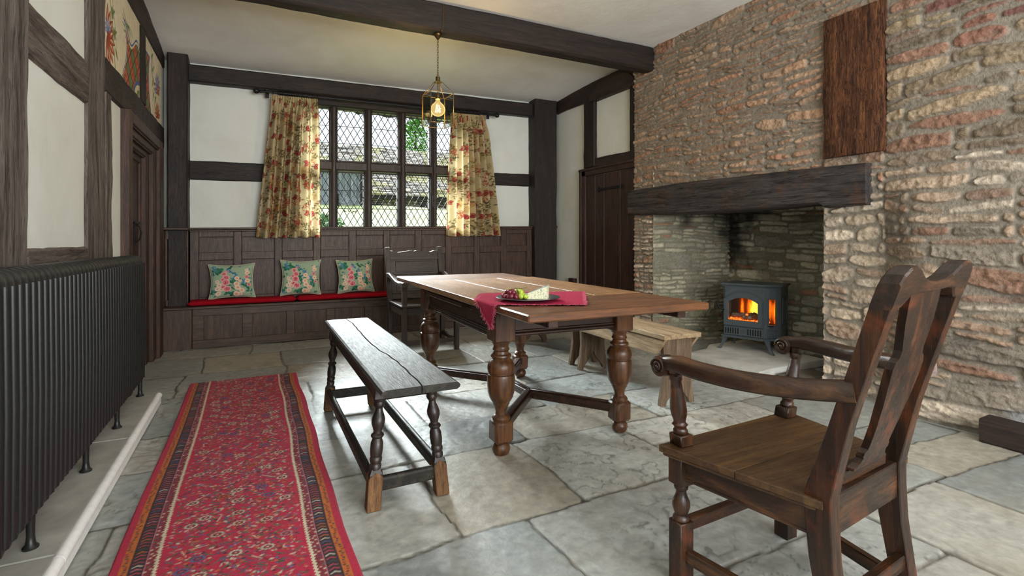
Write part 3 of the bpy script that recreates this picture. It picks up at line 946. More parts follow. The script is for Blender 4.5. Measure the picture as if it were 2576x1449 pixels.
# ------------------------------------------------------------------ wainscot and built-in bench
wb = thing('wainscot', 'dark oak panelled wainscot running below the leaded window', 'panelling', (1.4, 6.12, 0.0))
PX = [(-0.497, -0.185), (-0.111, 0.203), (0.277, 0.592), (0.666, 0.974), (1.054, 1.367), (1.44, 1.745), (1.825, 2.13), (2.21, 2.51), (2.59, 2.89), (2.97, 3.27), (3.35, 3.62)]
ZR = [(0.47, 0.845), (0.925, 1.082)]
fr = B()
xe = [-0.575] + [v for p in PX for v in p] + [3.735]
for i in range(0, len(xe), 2):
    fr.box((xe[i], 6.118, 0.412), (xe[i + 1], 6.16, 1.16), 0.004)
for (x0, x1) in PX:
    fr.box((x0, 6.119, 0.412), (x1, 6.16, ZR[0][0]), 0.004).box((x0, 6.119, ZR[0][1]), (x1, 6.16, ZR[1][0]), 0.004).box((x0, 6.119, ZR[1][1]), (x1, 6.16, 1.16), 0.004)
wmake('frame', fr.xf(tz), M['panel'], wb)
wmake('cap_rail', B().box((-0.58, 6.085, 1.155), (3.735, 6.2, 1.178), 0.008).box((-0.58, 6.10, 1.135), (3.735, 6.2, 1.156), 0.006).xf(tz), M['panel_x'], wb)
for (z0, z1) in ZR:
    for (x0, x1) in PX:
        p = B().box((x0 - 0.005, 6.136, z0 - 0.005), (x1 + 0.005, 6.158, z1 + 0.005), 0.002)
        p.box((x0 + 0.002, 6.128, z0 + 0.002), (x0 + 0.008, 6.14, z1 - 0.002), 0.002).box((x0 + 0.002, 6.128, z1 - 0.008), (x1 - 0.002, 6.14, z1 - 0.002), 0.002)
        p.box((x1 - 0.008, 6.128, z0 + 0.002), (x1 - 0.002, 6.14, z1 - 0.002), 0.002)
        wmake('panel', p.xf(tz), M['panel'], wb)
# panelled casing of the corner post
b = B().box((-0.80, 6.0, 0.412), (-0.575, 6.16, 1.15), 0.004).box((-0.80, 5.90, 0.412), (-0.765, 6.0, 1.15), 0.004).box((-0.60, 5.985, 0.412), (-0.575, 6.13, 1.15), 0.004)
b.box((-0.76, 5.985, 1.06), (-0.59, 6.0, 1.15), 0.003).box((-0.76, 5.985, 0.412), (-0.59, 6.0, 0.47), 0.003)
wmake('post_casing', b, M['panel'], wb)
wmake('casing_cap', B().box((-0.80, 5.88, 1.15), (-0.565, 6.16, 1.175), 0.008), M['panel_x'], wb)

st = thing('built_in_bench', 'long fixed oak bench with panelled front under the window wainscot', 'bench', (1.4, 5.95, 0.0))
wmake('seat_board', B().box((-0.79, 5.83, 0.385), (3.70, 6.115, 0.41), 0.008), M['panel_x'], st)
b = B()
b.box((-0.53, 5.858, 0.315), (3.70, 5.90, 0.386), 0.003).box((-0.53, 5.856, 0.0), (3.70, 5.90, 0.082), 0.003)
FX = [(-0.434, -0.10), (-0.01, 0.304), (0.385, 0.70), (0.785, 1.10), (1.185, 1.50), (1.585, 1.90), (1.985, 2.30), (2.385, 2.70), (2.785, 3.10), (3.185, 3.50)]
xe = [-0.53] + [v for p in FX for v in p] + [3.70]
for i in range(0, len(xe), 2):
    b.box((xe[i], 5.857, 0.08), (xe[i + 1], 5.90, 0.318), 0.003)
wmake('front_frame', b, M['panel_x'], st)
for (x0, x1) in FX:
    wmake('panel', B().box((x0 - 0.004, 5.872, 0.078), (x1 + 0.004, 5.895, 0.319), 0.002).box((x0, 5.864, 0.311), (x1, 5.874, 0.317), 0.002).box((x0, 5.864, 0.082), (x0 + 0.006, 5.874, 0.315), 0.002), M['panel'], st)
wmake('end_board', B().box((-0.79, 5.85, 0.0), (-0.533, 5.90, 0.386), 0.004), M['panel'], st)

# ------------------------------------------------------------------ red seat squabs
def pad(x0, x1, y0, y1, z0, z1):
    secs = []
    n = 40
    for i in range(n + 1):
        t = i / n; x = x0 + (x1 - x0) * t
        e = min(1, min(t, 1 - t) * (x1 - x0) / 0.035)
        e = math.sqrt(max(0.0, 1 - (1 - e) ** 2)) if e < 1 else 1
        e = max(0.05, e)
        row = []
        for k in range(28):
            a_ = 2 * PI * k / 28
            c, s = math.cos(a_), math.sin(a_)
            cx = abs(c) ** 0.45 * (1 if c > 0 else -1); sx = abs(s) ** 0.7 * (1 if s > 0 else -1)
            y = (y0 + y1) / 2 + cx * (y1 - y0) / 2 * (0.86 + 0.14 * e)
            z = (z0 + z1) / 2 + sx * (z1 - z0) / 2 * e
            z += 0.003 * mnoise.noise(V((x * 5, y * 7, 2))) * (1 if s > 0 else 0)
            row.append(V((x, y, z)))
        secs.append(row)
    return B().sweep(secs)
for i, (x0, x1) in enumerate(((-0.572, 0.405), (0.41, 1.42))):
    o = thing('seat_squab', ['thin red velvet squab on the bench, under the cushion by the corner post', 'thin red velvet squab on the bench, running behind the old carver chair'][i], 'seat cushion', ((x0 + x1) / 2, 5.97, 0.41), 0, 'red bench squabs')
    wmake('pad', pad(x0, x1, 5.845, 6.10, 0.411, 0.462), M['velvet'], o)
    wmake('piping', B().tube([(x0 + 0.02, 5.847, 0.44), (x0 + 0.4, 5.842, 0.437), (x1 - 0.02, 5.847, 0.44)], 0.005, 8), M['velvet'], o)

# ------------------------------------------------------------------ floral cushions
def chintz(seed):
    rs = np.random.RandomState(seed)
    c = Cv(0.42, 0.42, 0.0026, (158, 178, 150))
    def rose(x, y, r, kind):
        base = {'pink': (206, 90, 104), 'blush': (232, 186, 160), 'pale': (226, 196, 172)}[kind]
        rim = {'pink': (238, 176, 172), 'blush': (246, 216, 190), 'pale': (238, 214, 192)}[kind]
        for k in range(9):
            a_ = 2 * PI * k / 9
            c.ell(x + r * 0.62 * math.cos(a_), y + r * 0.62 * math.sin(a_), r * 0.42, r * 0.42, rim)
        c.ell(x, y, r * 0.74, r * 0.74, base, 0, 0.9)
        for k in range(12):
            a_ = rs.uniform(0, 6.3); q = rs.uniform(0.1, 0.6) * r
            c.ell(x + q * math.cos(a_), y + q * math.sin(a_), r * 0.16, r * 0.1, rim if k % 2 else (190, 60, 80) if kind == 'pink' else (214, 140, 110), a_, 0.8)
        c.ell(x, y, r * 0.16, r * 0.16, (150, 40, 60) if kind == 'pink' else (150, 96, 60))
    for k in range(26):
        x, y = rs.uniform(0.16, 0.30), rs.uniform(0.05, 0.40)
        c.leaf(x, y, rs.uniform(0.02, 0.05), rs.uniform(0.006, 0.012), [(52, 110, 84), (70, 130, 96), (40, 92, 78)][k % 3], rs.uniform(0, 6.3))
    for (x, y) in ((0.07, 0.34), (0.09, 0.36), (0.05, 0.32), (0.11, 0.34), (0.2, 0.03), (0.17, 0.04), (0.24, 0.03), (0.21, 0.2), (0.23, 0.18), (0.35, 0.12), (0.34, 0.15), (0.03, 0.07)):
        for k in range(4):
            c.leaf(x, y, 0.045, 0.014, [(44, 104, 82), (60, 126, 92)][k % 2], rs.uniform(0, 6.3))
    for k in range(34):
        x = rs.choice([rs.uniform(0.02, 0.07), rs.uniform(0.34, 0.40)]); y = rs.uniform(0.02, 0.40)
        c.leaf(x, y, rs.uniform(0.02, 0.04), rs.uniform(0.006, 0.010), [(70, 124, 104), (52, 110, 84), (96, 140, 160)][k % 3], rs.uniform(0, 6.3))
    for k in range(46):
        t = rs.rand()
        c.ell(0.215 + 0.04 * math.sin(t * 5) + rs.normal(0, 0.008), 0.22 + 0.15 * t, 0.006, 0.008, [(70, 120, 160), (90, 146, 178), (56, 100, 146)][k % 3], rs.uniform(0, 3))
    for k in range(22):
        c.ell(0.325 + rs.normal(0, 0.01), 0.2 - 0.06 * rs.rand() + 0.02, 0.006, 0.008, (84, 132, 170), rs.uniform(0, 3))
    for k in range(20):
        c.ell(0.05 + rs.normal(0, 0.012), 0.36 + rs.normal(0, 0.02), 0.007, 0.008, (84, 132, 160), rs.uniform(0, 3))
    for (x, y, r, k) in ((0.06, 0.2, 0.022, 'pale'), (0.08, 0.155, 0.026, 'pale'), (0.065, 0.11, 0.026, 'pale'), (0.105, 0.1, 0.024, 'pale'), (0.08, 0.05, 0.026, 'pale'), (0.13, 0.30, 0.028, 'pink'), (0.15, 0.25, 0.034, 'pink'), (0.115, 0.225, 0.022, 'pink'), (0.145, 0.185, 0.04, 'pink'), (0.12, 0.13, 0.024, 'pink'), (0.16, 0.10, 0.038, 'pink'), (0.165, 0.335, 0.014, 'pink'), (0.26, 0.235, 0.026, 'blush'), (0.29, 0.2, 0.018, 'blush'), (0.255, 0.16, 0.03, 'blush'), (0.265, 0.11, 0.03, 'blush'), (0.305, 0.075, 0.026, 'blush'), (0.25, 0.03, 0.03, 'blush'), (0.285, 0.03, 0.02, 'blush'), (0.365, 0.30, 0.024, 'blush'), (0.36, 0.25, 0.022, 'pink'), (0.37, 0.2, 0.026, 'blush'), (0.355, 0.34, 0.018, 'blush'), (0.38, 0.15, 0.02, 'pink')):
        rose(x, y, r, k)
    return c
def cushion(x, zb, w, h, lean, roll, lab, seed, yb=5.975):
    root = thing('floral_cushion', lab, 'cushion', (x, yb, zb), 0, 'floral cushions on the bench')
    root.rotation_euler = (0, 0, roll * 0.5)
    c = chintz(seed)
    n, m = c.C.shape[:2]
    U, W = np.meshgrid(np.linspace(-1, 1, n), np.linspace(-1, 1, m), indexing='ij')
    px = U * w / 2 * (1 - 0.13 * (1 - W ** 2)); pz = W * h / 2 * (1 - 0.12 * (1 - U ** 2))
    th = 0.062 * ((1 - U ** 2) * (1 - W ** 2)) ** 0.42 + 0.002 * (fbm(U * 3, W * 3, seed) - 0.5) * (1 - U ** 2)
    cr, sr = math.cos(roll), math.sin(roll); cl, sl_ = math.cos(lean), math.sin(lean)
    def pose(px, pz, py):
        a = px * cr - pz * sr; b_ = px * sr + pz * cr + h / 2
        return np.stack([a, py * cl + b_ * sl_, b_ * cl - py * sl_], -1)
    P = np.concatenate([pose(px, pz, -th), pose(px, pz, th)[:, ::-1]], 1)
    C = np.concatenate([c.C, c.C[:, ::-1] * 0 + S3(158, 178, 150)], 1)
    grid_obj('cover', P, M['chintz'], C, root)
    ring = []
    for k in range(160):
        s = k / 40; e = int(s); f = 2 * (s - e) - 1
        u, v_ = [(f, -1), (1, f), (-f, 1), (-1, -f)][e]
        q = pose(np.array(u * w / 2 * (1 - 0.13 * (1 - v_ ** 2))), np.array(v_ * h / 2 * (1 - 0.12 * (1 - u ** 2))), np.array(0.0))
        ring.append(V(q))
    make('piping', B().tube(ring, 0.005, 8, True), M['piping'], root)
cushion(-0.195, 0.462, 0.42, 0.355, 0.20, 0.02, 'sage floral cushion beside the corner post, set widest on its squab', 31)
cushion(0.455, 0.464, 0.405, 0.38, 0.17, -0.01, 'middle one of the three sage floral cushions, standing where the two squabs meet', 32)
cushion(1.025, 0.464, 0.40, 0.375, 0.17, 0.025, 'sage floral cushion nearest the old carver chair', 33)

# ------------------------------------------------------------------ curtains and their pole
def curtain_cloth(seed, w=1.15, h=1.55):
    rs = np.random.RandomState(seed)
    c = Cv(w, h, 0.0042, (210, 192, 150))
    c.C *= (0.9 + 0.2 * fbm(c.X * 9, c.Y * 9, seed, 4))[..., None]
    olive = [(112, 98, 60), (98, 88, 58), (132, 114, 72), (88, 84, 62)]
    reds = [(160, 66, 66), (144, 54, 58), (172, 86, 76)]
    for k in range(80):
        x, y = rs.uniform(0, w), rs.uniform(0, h)
        c.ell(x, y, rs.uniform(0.03, 0.06), rs.uniform(0.03, 0.06), [(190, 160, 96), (196, 150, 90), (176, 160, 116), (160, 158, 122)][k % 4], 0, 0.55)
        for q in range(16):
            c.ell(x + rs.normal(0, 0.025), y + rs.normal(0, 0.025), 0.004, 0.006, [(150, 120, 70), (172, 92, 64), (110, 112, 84)][k % 3], rs.uniform(0, 3), 0.8)
    for k in range(170):
        x, y = rs.uniform(0, w), rs.uniform(0, h); a_ = rs.uniform(0, 6.3)
        x2, y2 = x + 0.12 * math.cos(a_), y + 0.12 * math.sin(a_)
        mid = ((x + x2) / 2 + rs.uniform(-0.05, 0.05), (y + y2) / 2 + rs.uniform(-0.05, 0.05))
        c.curve((x, y), mid, (x2, y2), 0.004, (128, 110, 70), 0.8)
        for q in range(6):
            t = q / 6
            lx = (1 - t) ** 2 * x + 2 * t * (1 - t) * mid[0] + t * t * x2; ly = (1 - t) ** 2 * y + 2 * t * (1 - t) * mid[1] + t * t * y2
            c.leaf(lx, ly, rs.uniform(0.022, 0.04), rs.uniform(0.005, 0.009), olive[rs.randint(4)], a_ + (1 if q % 2 else -1) * rs.uniform(0.6, 1.2), 0.9)
    for k in range(44):   # spray heads of small red berries
        x, y = rs.uniform(0, w), rs.uniform(0, h)
        for q in range(34):
            r = 0.034 * math.sqrt(rs.rand()); a_ = rs.uniform(0, 6.3)
            c.ell(x + r * math.cos(a_), y + 1.3 * r * math.sin(a_), 0.0042, 0.0052, [(176, 84, 62), (186, 104, 72), (160, 64, 54)][q % 3])
    gx, gy = 0.155, 0.135
    for i in range(int(w / gx) + 1):
        for j in range(int(h / gy) + 1):
            x = i * gx + (gx / 2 if j % 2 else 0) + rs.uniform(-0.03, 0.03); y = j * gy + rs.uniform(-0.03, 0.03)
            a_ = rs.uniform(-0.6, 0.6) + (PI if rs.rand() < 0.5 else 0)
            for s in (-0.55, 0.55):
                l = rs.uniform(0.040, 0.056)
                c.leaf(x, y, l + 0.005, 0.018, (120, 40, 40), a_ + s)
                c.leaf(x + 0.003 * math.cos(a_ + s), y + 0.003 * math.sin(a_ + s), l, 0.0138, reds[rs.randint(3)], a_ + s, 1, (206, 120, 96))
            c.leaf(x, y, 0.045, 0.008, olive[rs.randint(4)], a_ + PI, 0.9)
    return c
def curtain(name, top, bot, zt, zb, seed, lab, folds, lead):
    c = curtain_cloth(seed)
    n, m = c.C.shape[:2]
    U = (c.X / c.w); T = 1 - c.Y / c.h          # T = 0 at the heading
    xs = top[0] * (1 - T) + bot[0] * T; xe = top[1] * (1 - T) + bot[1] * T
    e = sstep(0.0, 0.16, T)
    ph = 2 * PI * folds * (U + 0.012 * np.sin(7 * U + seed)) + 0.5 * np.sin(3 * T + U * 9)
    fold = np.sin(ph) + 0.35 * np.sin(2 * ph + 1.3)
    gath = np.sin(2 * PI * folds * 3.2 * U)
    y = 6.015 + (0.044 + 0.014 * T) * e * fold + 0.010 * (1 - e) * gath + 0.01 * (fbm(U * 6, T * 5, seed) - 0.5)
    x = xs + (xe - xs) * U + 0.014 * e * np.cos(ph + 0.6)
    z = zt + (zb - zt) * T + 0.006 * np.sin(ph) * T
    z = z + 0.0145 * (x + 0.6)
    root = thing(name, lab, 'curtain', ((top[0] + top[1]) / 2, 6.05, zb), 0, 'floral window curtains')
    l = np.array(root.location)
    P = np.stack([x, y, z], -1) - l
    grid_obj('cloth', P, M['cloth'], c.C, root)
    lv = np.stack([x, y + 0.006, z], -1) - l
    # turned leading edge: lining strip folded back beside the glass
    k = -1 if lead > 0 else 0
    ex = x[k]; ey = y[k]; ez = z[k]
    q = np.linspace(0, 1, 6)[:, None]
    Pl = np.stack([ex[None] - lead * 0.012 * np.sin(q * PI), ey[None] + 0.05 * q, np.repeat(ez[None], 6, 0)], -1) - l
    grid_obj('turned_edge', Pl, M['cloth'], np.repeat(c.C[k][None], 6, 0), root)
    hd = np.stack([x[:, -4:], y[:, -4:] + 0.004, z[:, -4:]], -1)
    return root
curtain('curtain', (0.17, 0.63), (0.01, 0.635), 2.575, 1.07, 41, 'red and gold floral curtain hanging at the corner-post side of the leaded window', 6.0, 1)
curtain('curtain', (2.17, 2.62), (2.10, 2.80), 2.575, 1.062, 42, 'red and gold floral curtain hanging behind the lantern, nearer the plank door', 7.0, -1)
rod = thing('curtain_pole', 'black iron curtain pole with ball finials above the leaded window', 'curtain pole', (1.4, 6.06, 2.6))
R0, R1 = V((0.075, 6.035, 2.603)), V((2.745, 6.035, 2.600))
wmake('pole', B().lathe([(0, 0.0125), ((R1 - R0).length, 0.0125)], R0, 14, R1 - R0).xf(tz), M['iron'], rod)
for p, s in ((R0, -1), (R1, 1)):
    wmake('finial', B().lathe([(0, 0.016), (0.012, 0.018), (0.018, 0.012), (0.03, 0.024), (0.05, 0.031), (0.07, 0.024), (0.08, 0.004)], p, 16, (s, 0, 0)).xf(tz), M['iron'], rod)
for x in (0.13, 2.69):
    wmake('bracket', B().box((x - 0.008, 6.035, 2.588), (x + 0.008, 6.105, 2.602)).box((x - 0.018, 6.085, 2.555), (x + 0.018, 6.098, 2.65)).xf(tz), M['iron'], rod)
for k in range(20):
    x = (0.185 + 0.44 * k / 9) if k < 10 else (2.185 + 0.42 * (k - 10) / 9)
    wmake('ring', B().tube([(x + 0.003 * math.sin(t * 3), 6.035 + 0.02 * math.cos(t), 2.597 + 0.02 * math.sin(t)) for t in [2 * PI * i / 16 for i in range(16)]], 0.003, 6, True).xf(tz), M['iron'], rod)

# ------------------------------------------------------------------ wall paintings over the door
def rhombs(c, test, x0, sx, sy, shear):
    X, Y = c.X, c.Y
    a_ = (X - x0) / sx + (Y) / sy; b_ = (X - x0) / sx - (Y) / sy
    ia = np.floor(a_); ib = np.floor(b_)
    fa = a_ - ia; fb_ = b_ - ib
    lines = (np.minimum(np.minimum(fa, 1 - fa), np.minimum(fb_, 1 - fb_)) < 0.07)
    red = (ia % 2 == 0)
    col = np.where(red[..., None], S3(196, 110, 84), S3(116, 136, 92))
    sp = (np.hypot(fa - 0.5, fb_ - 0.5) < 0.16) & red
    col = np.where(sp[..., None], S3(160, 76, 60), col)
    col = np.where(lines[..., None], S3(112, 70, 54), col)
    f = test[..., None].astype(float)
    c.C[:] = c.C * (1 - f) + col * f
def flower(c, x, y, r, n, col, out, a0=0.0, spread=2 * PI):
    for k in range(n):
        a_ = a0 + spread * (k + 0.5) / n
        c.leaf(x, y, r, r * 0.16, out, a_); c.leaf(x + r * 0.1 * math.cos(a_), y + r * 0.1 * math.sin(a_), r * 0.82, r * 0.11, col, a_)
        c.leaf(x + r * 0.3 * math.cos(a_), y + r * 0.3 * math.sin(a_), r * 0.5, r * 0.035, (226, 204, 164), a_)
def mural(y0, y1, z0, z1, kind, lab):
    w, h = y1 - y0, z1 - z0
    c = Cv(w, h, 0.004, (234, 222, 192))
    c.C *= (0.88 + 0.2 * fbm(c.X * 7, c.Y * 7, 5 + kind, 4))[..., None]
    gr, bl, rd = (120, 138, 92), (100, 112, 160), (182, 100, 72)
    if kind == 0:
        flower(c, 0.10, 0.17, 0.20, 9, rd, (150, 70, 54), -1.7, 3.4); flower(c, 0.12, 0.20, 0.09, 7, (140, 150, 180), bl, 0.3, 3.2)
        c.curve((0.06, h), (0.22, 0.40), (0.30, 0.02), 0.014, gr); c.curve((0.12, h), (0.28, 0.42), (0.36, 0.1), 0.007, gr)
        for k in range(12):
            t = k / 12
            c.leaf(0.10 + 0.22 * t, h - 0.05 - 0.45 * t, 0.10, 0.016, gr, 0.4 + 1.2 * math.sin(k * 2.1), 0.9, (86, 104, 66))
        flower(c, 0.30, 0.47, 0.08, 6, (150, 120, 130), rd, 0.6, 2.2)
        for k in range(9):
            a_ = 2.6 + k * 0.42
            c.curve((0.68, 0.44), (0.68 + 0.1 * math.cos(a_ + 0.5), 0.44 + 0.08 * math.sin(a_ + 0.5)), (0.68 + 0.17 * math.cos(a_), 0.44 + 0.12 * math.sin(a_)), 0.010, gr)
        test = (c.X > 0.56 + 0.10 * np.sin((c.Y / h) * 5.0 - 0.6)) & (c.Y < 0.36 + 0.05 * np.sin(c.X * 14))
        edge = (c.X > 0.535 + 0.10 * np.sin((c.Y / h) * 5.0 - 0.6)) & (c.Y < 0.395 + 0.05 * np.sin(c.X * 14)) & ~test
        c.C[edge] = S3(94, 108, 160); e2 = (c.X > 0.55 + 0.10 * np.sin((c.Y / h) * 5.0 - 0.6)) & (c.Y < 0.378 + 0.05 * np.sin(c.X * 14)) & ~test
        c.C[e2] = S3(230, 218, 186)
        rhombs(c, test, 0.0, 0.155, 0.135, 0.3)
        c.ell(w, 0.02, 0.25, 0.13, (94, 108, 160)); c.ell(w, 0.01, 0.22, 0.11, (222, 208, 170))
        c.leaf(w - 0.15, 0.0, 0.14, 0.03, gr, 0.6)
    else:
        test = (c.X < 0.30 - 0.12 * np.sin((c.Y / h) * 3.2)) & (c.Y < 0.47)
        edge = (c.X < 0.33 - 0.12 * np.sin((c.Y / h) * 3.2)) & (c.Y < 0.49) & ~test
        c.C[edge] = S3(94, 108, 160)
        rhombs(c, test, 0.0, 0.155, 0.135, 0.3)
        c.curve((0.30, h), (0.38, 0.25), (0.60, 0.0), 0.012, gr); c.curve((0.48, 0.0), (0.46, 0.2), (0.66, 0.30), 0.010, gr); c.curve((0.42, 0.0), (0.36, 0.2), (0.46, 0.5), 0.008, gr)
        for k in range(12):
            t = k / 12
            c.leaf(0.33 + 0.2 * t, h - 0.08 - 0.4 * t, 0.10, 0.014, gr, -0.8 + 1.6 * math.sin(k * 1.9), 0.9, (86, 104, 66))
        flower(c, 0.66, 0.30, 0.17, 8, (136, 146, 180), bl, 0.2, 3.4); flower(c, 0.68, 0.27, 0.10, 7, rd, (150, 70, 54), 0.1, 3.0)
        flower(c, 0.66, 0.05, 0.15, 8, rd, (150, 70, 54), 0.2, 3.0)
    x = -0.797 + 0.004 * (fbm(c.X * 4, c.Y * 4, 9, 3) - 0.5)
    P = np.stack([x, y0 + c.X, z0 + c.Y], -1)
    back = P.copy(); back[..., 0] = -0.806
    PP = np.concatenate([P, back[:, ::-1]], 1)
    o = grid_obj('wall_painting', PP, M['mural'], np.concatenate([c.C, c.C[:, ::-1]], 1))
    tag(o, lab, 'wall painting', 'painted plaster panels over the door')
mural(3.82, 4.95, 2.14, 2.76, 0, 'painted plaster panel with a large red fan flower and chequered shield above the door')
mural(5.11, 6.0, 2.14, 2.76, 1, 'painted plaster panel with blue flower and narrow chequered strip next to the corner post')

# ------------------------------------------------------------------ runner rug
def rug():
    rs = np.random.RandomState(9)
    y0, y1, w = 0.9, 4.44, 0.72
    c = Cv(w, y1 - y0, 0.0036, (206, 14, 66))
    L = y1 - y0
    X, Y = c.X, c.Y
    E = np.minimum(X, w - X)
    def band(a, b_, col, al=1.0, cond=None):
        f = ((E >= a) & (E < b_)).astype(float)
        if cond is not None: f = f * cond
        c.C[:] = c.C * (1 - al * f[..., None]) + S3(*col) * al * f[..., None]
    wob = 0.0025 * np.sin(Y * 60)
    band(0.032, 0.057, (216, 112, 26)); band(0.056, 0.058, (60, 24, 30))
    band(0.030, 0.032, (70, 30, 34))
    band(0.058, 0.100, (46, 26, 32)); band(0.058, 0.061, (206, 110, 130)); band(0.098, 0.101, (206, 110, 130))
    band(0.101, 0.128, (150, 30, 46))
    zz = ((E + 0.003 * (np.floor(Y / 0.0085) % 2)) > 0.1285) & ((E + 0.003 * (np.floor(Y / 0.0085) % 2)) < 0.137)
    c.C[zz] = S3(236, 222, 188)
    for side in (0, 1):
        sx = (lambda e: e if side == 0 else w - e)
        k = 0; y = 0.0
        while y < L:
            c.ell(sx(0.042 + rs.normal(0, 0.004)), y, 0.0055, 0.0045, [(92, 40, 44), (168, 40, 40), (96, 74, 60)][k % 3], rs.uniform(0, 3))
            y += 0.0135; k += 1
        y = 0.0; k = 0
        while y < L:
            col = [(214, 200, 176), (196, 60, 76), (200, 96, 40), (86, 82, 130), (190, 70, 84), (60, 70, 64), (206, 110, 130), (180, 50, 64)][rs.randint(8)]
            d = 0.008 if side == 0 else 0.008
            c.line([(sx(0.066), y), (sx(0.079), y + d), (sx(0.092), y)], 0.0058, col)
            y += 0.021; k += 1
        y = 0.0
        while y < L:
            c.ell(sx(0.108 + rs.normal(0, 0.002)), y, 0.004, 0.005, [(226, 206, 180), (60, 110, 86), (226, 206, 180), (70, 74, 120)][rs.randint(4)], rs.uniform(0, 3))
            c.ell(sx(0.120 + rs.normal(0, 0.002)), y + 0.013, 0.0035, 0.004, [(226, 206, 180), (60, 44, 60)][rs.randint(2)], rs.uniform(0, 3))
            y += 0.026
    # field
    fx0, fx1 = 0.145, w - 0.145
    for k in range(5200):
        x, y = rs.uniform(fx0, fx1), rs.uniform(0, L)
        col = [(226, 206, 182), (92, 84, 128), (206, 112, 50), (70, 40, 52), (64, 112, 112), (120, 20, 36), (210, 130, 140), (214, 190, 170)][rs.randint(8)]
        c.ell(x, y, rs.uniform(0.003, 0.0075), rs.uniform(0.002, 0.0036), col, rs.normal(0, 0.7))
    ny = 0.096; j = 0; y = 0.03
    while y < L:
        n = 4
        for i in range(n + 1):
            x = fx0 + (fx1 - fx0) * (i + (0.5 if j % 2 else 0)) / n
            if x > fx1 - 0.01 or x < fx0 + 0.01: 
                continue
            g = [(40, 110, 76), (52, 96, 92), (46, 104, 60)][rs.randint(3)]
            hx = (fx1 - fx0) / n / 2
            for s1 in (-1, 1):
                for s2 in (-1, 1):
                    c.line([(x + s1 * hx * 0.35, y + s2 * ny * 0.32), (x + s1 * hx * 0.75, y + s2 * ny * 0.14)], 0.0045, g)
            kind = rs.randint(6)
            x += rs.normal(0, 0.006); yj = y; y = y + rs.normal(0, 0.008)
            if rs.rand() < 0.62:
                for q in range(7):
                    c.line([(x + rs.normal(0, 0.02), y + rs.normal(0, 0.016)) for _ in range(2)], 0.0042, [(228, 208, 184), (92, 84, 128), (206, 112, 50), (58, 110, 90), (60, 40, 56)][(q + kind) % 5]) if q % 2 else c.ell(x + rs.normal(0, 0.016), y + rs.normal(0, 0.014), 0.008, 0.0045, [(228, 208, 184), (110, 100, 150), (210, 120, 60), (90, 20, 40)][(q // 2 + kind) % 4], rs.normal(0, 0.5))
                y = yj; continue
            ringc = [(232, 216, 190), (208, 112, 46), (116, 106, 160), (232, 216, 190), (208, 140, 150), (226, 200, 170)][kind]
            c.ell(x, y, 0.024, 0.019, (96, 16, 34))
            for q in range(10):
                a_ = 2 * PI * q / 10
                c.ell(x + 0.0185 * math.cos(a_), y + 0.0145 * math.sin(a_), 0.0048, 0.0042, ringc)
            c.ell(x, y, 0.009, 0.007, (180, 30, 54)); c.ell(x, y, 0.0042, 0.0034, ringc)
            for q in range(8):
                a_ = 2 * PI * q / 8 + 0.4
                c.ell(x + 0.036 * math.cos(a_), y + 0.033 * math.sin(a_), 0.006, 0.0045, [(92, 84, 128), (228, 208, 184), (204, 108, 46), (60, 44, 60)][(q + kind) % 4], a_)
            y = yj
        y += ny / 2; j += 1
    c.C *= (0.88 + 0.22 * fbm(X * 60, Y * 18, 15, 3))[..., None]
    z = 0.011 + 0.0025 * (fbm(X * 90, Y * 90, 17, 3) - 0.5) + 0.004 * (fbm(X * 4, Y * 2, 19, 3) - 0.5)
    ed = np.minimum(E, np.minimum(Y, L - Y))
    z = np.where(ed < 0.006, z * np.clip(ed / 0.006, 0, 1) - 0.002, z)
    xx = -0.413 + X + 0.004 * np.sin(Y * 3.1) + 0.003 * np.sin(Y * 9 + 1) * (X > w / 2)
    P = np.stack([xx, y0 + Y, z], -1)
    o = grid_obj('runner_rug', P, M['rug'], c.C)
    tag(o, 'long crimson patterned runner rug on the flagstones beside the radiator', 'rug')
rug()

# ------------------------------------------------------------------ radiator on its stone plinth
pl = thing('stone_plinth', 'low stone plinth with white painted nosing under the black radiator', 'plinth', (-0.67, 2.2, 0.0))
rs_ = np.random.RandomState(12)
b = B()
yy = 0.2
for y_ in (0.8, 1.45, 2.12, 3.2, 4.03):
    b.box((-0.80, yy, 0.0), (-0.56, y_ - 0.004, 0.066), 0.006); yy = y_
wmake('slab', b, M['slab'], pl)
b = B()
yy = 0.2
for y_ in (1.0, 2.10, 3.19, 4.04):
    b.lathe([(0, 0.02), (y_ - yy - 0.004, 0.02)], (-0.552, yy, 0.05), 16, (0, 1, 0)); yy = y_
b.box((-0.57, 0.2, 0.0), (-0.537, 4.035, 0.052), 0.004)
wmake('nosing', b, M['flag_edge'], pl)
rad = thing('radiator', 'long black ribbed column radiator standing along the timbered wall', 'radiator', (-0.69, 2.5, 0.068))
sec_proto = None
nsec = 58
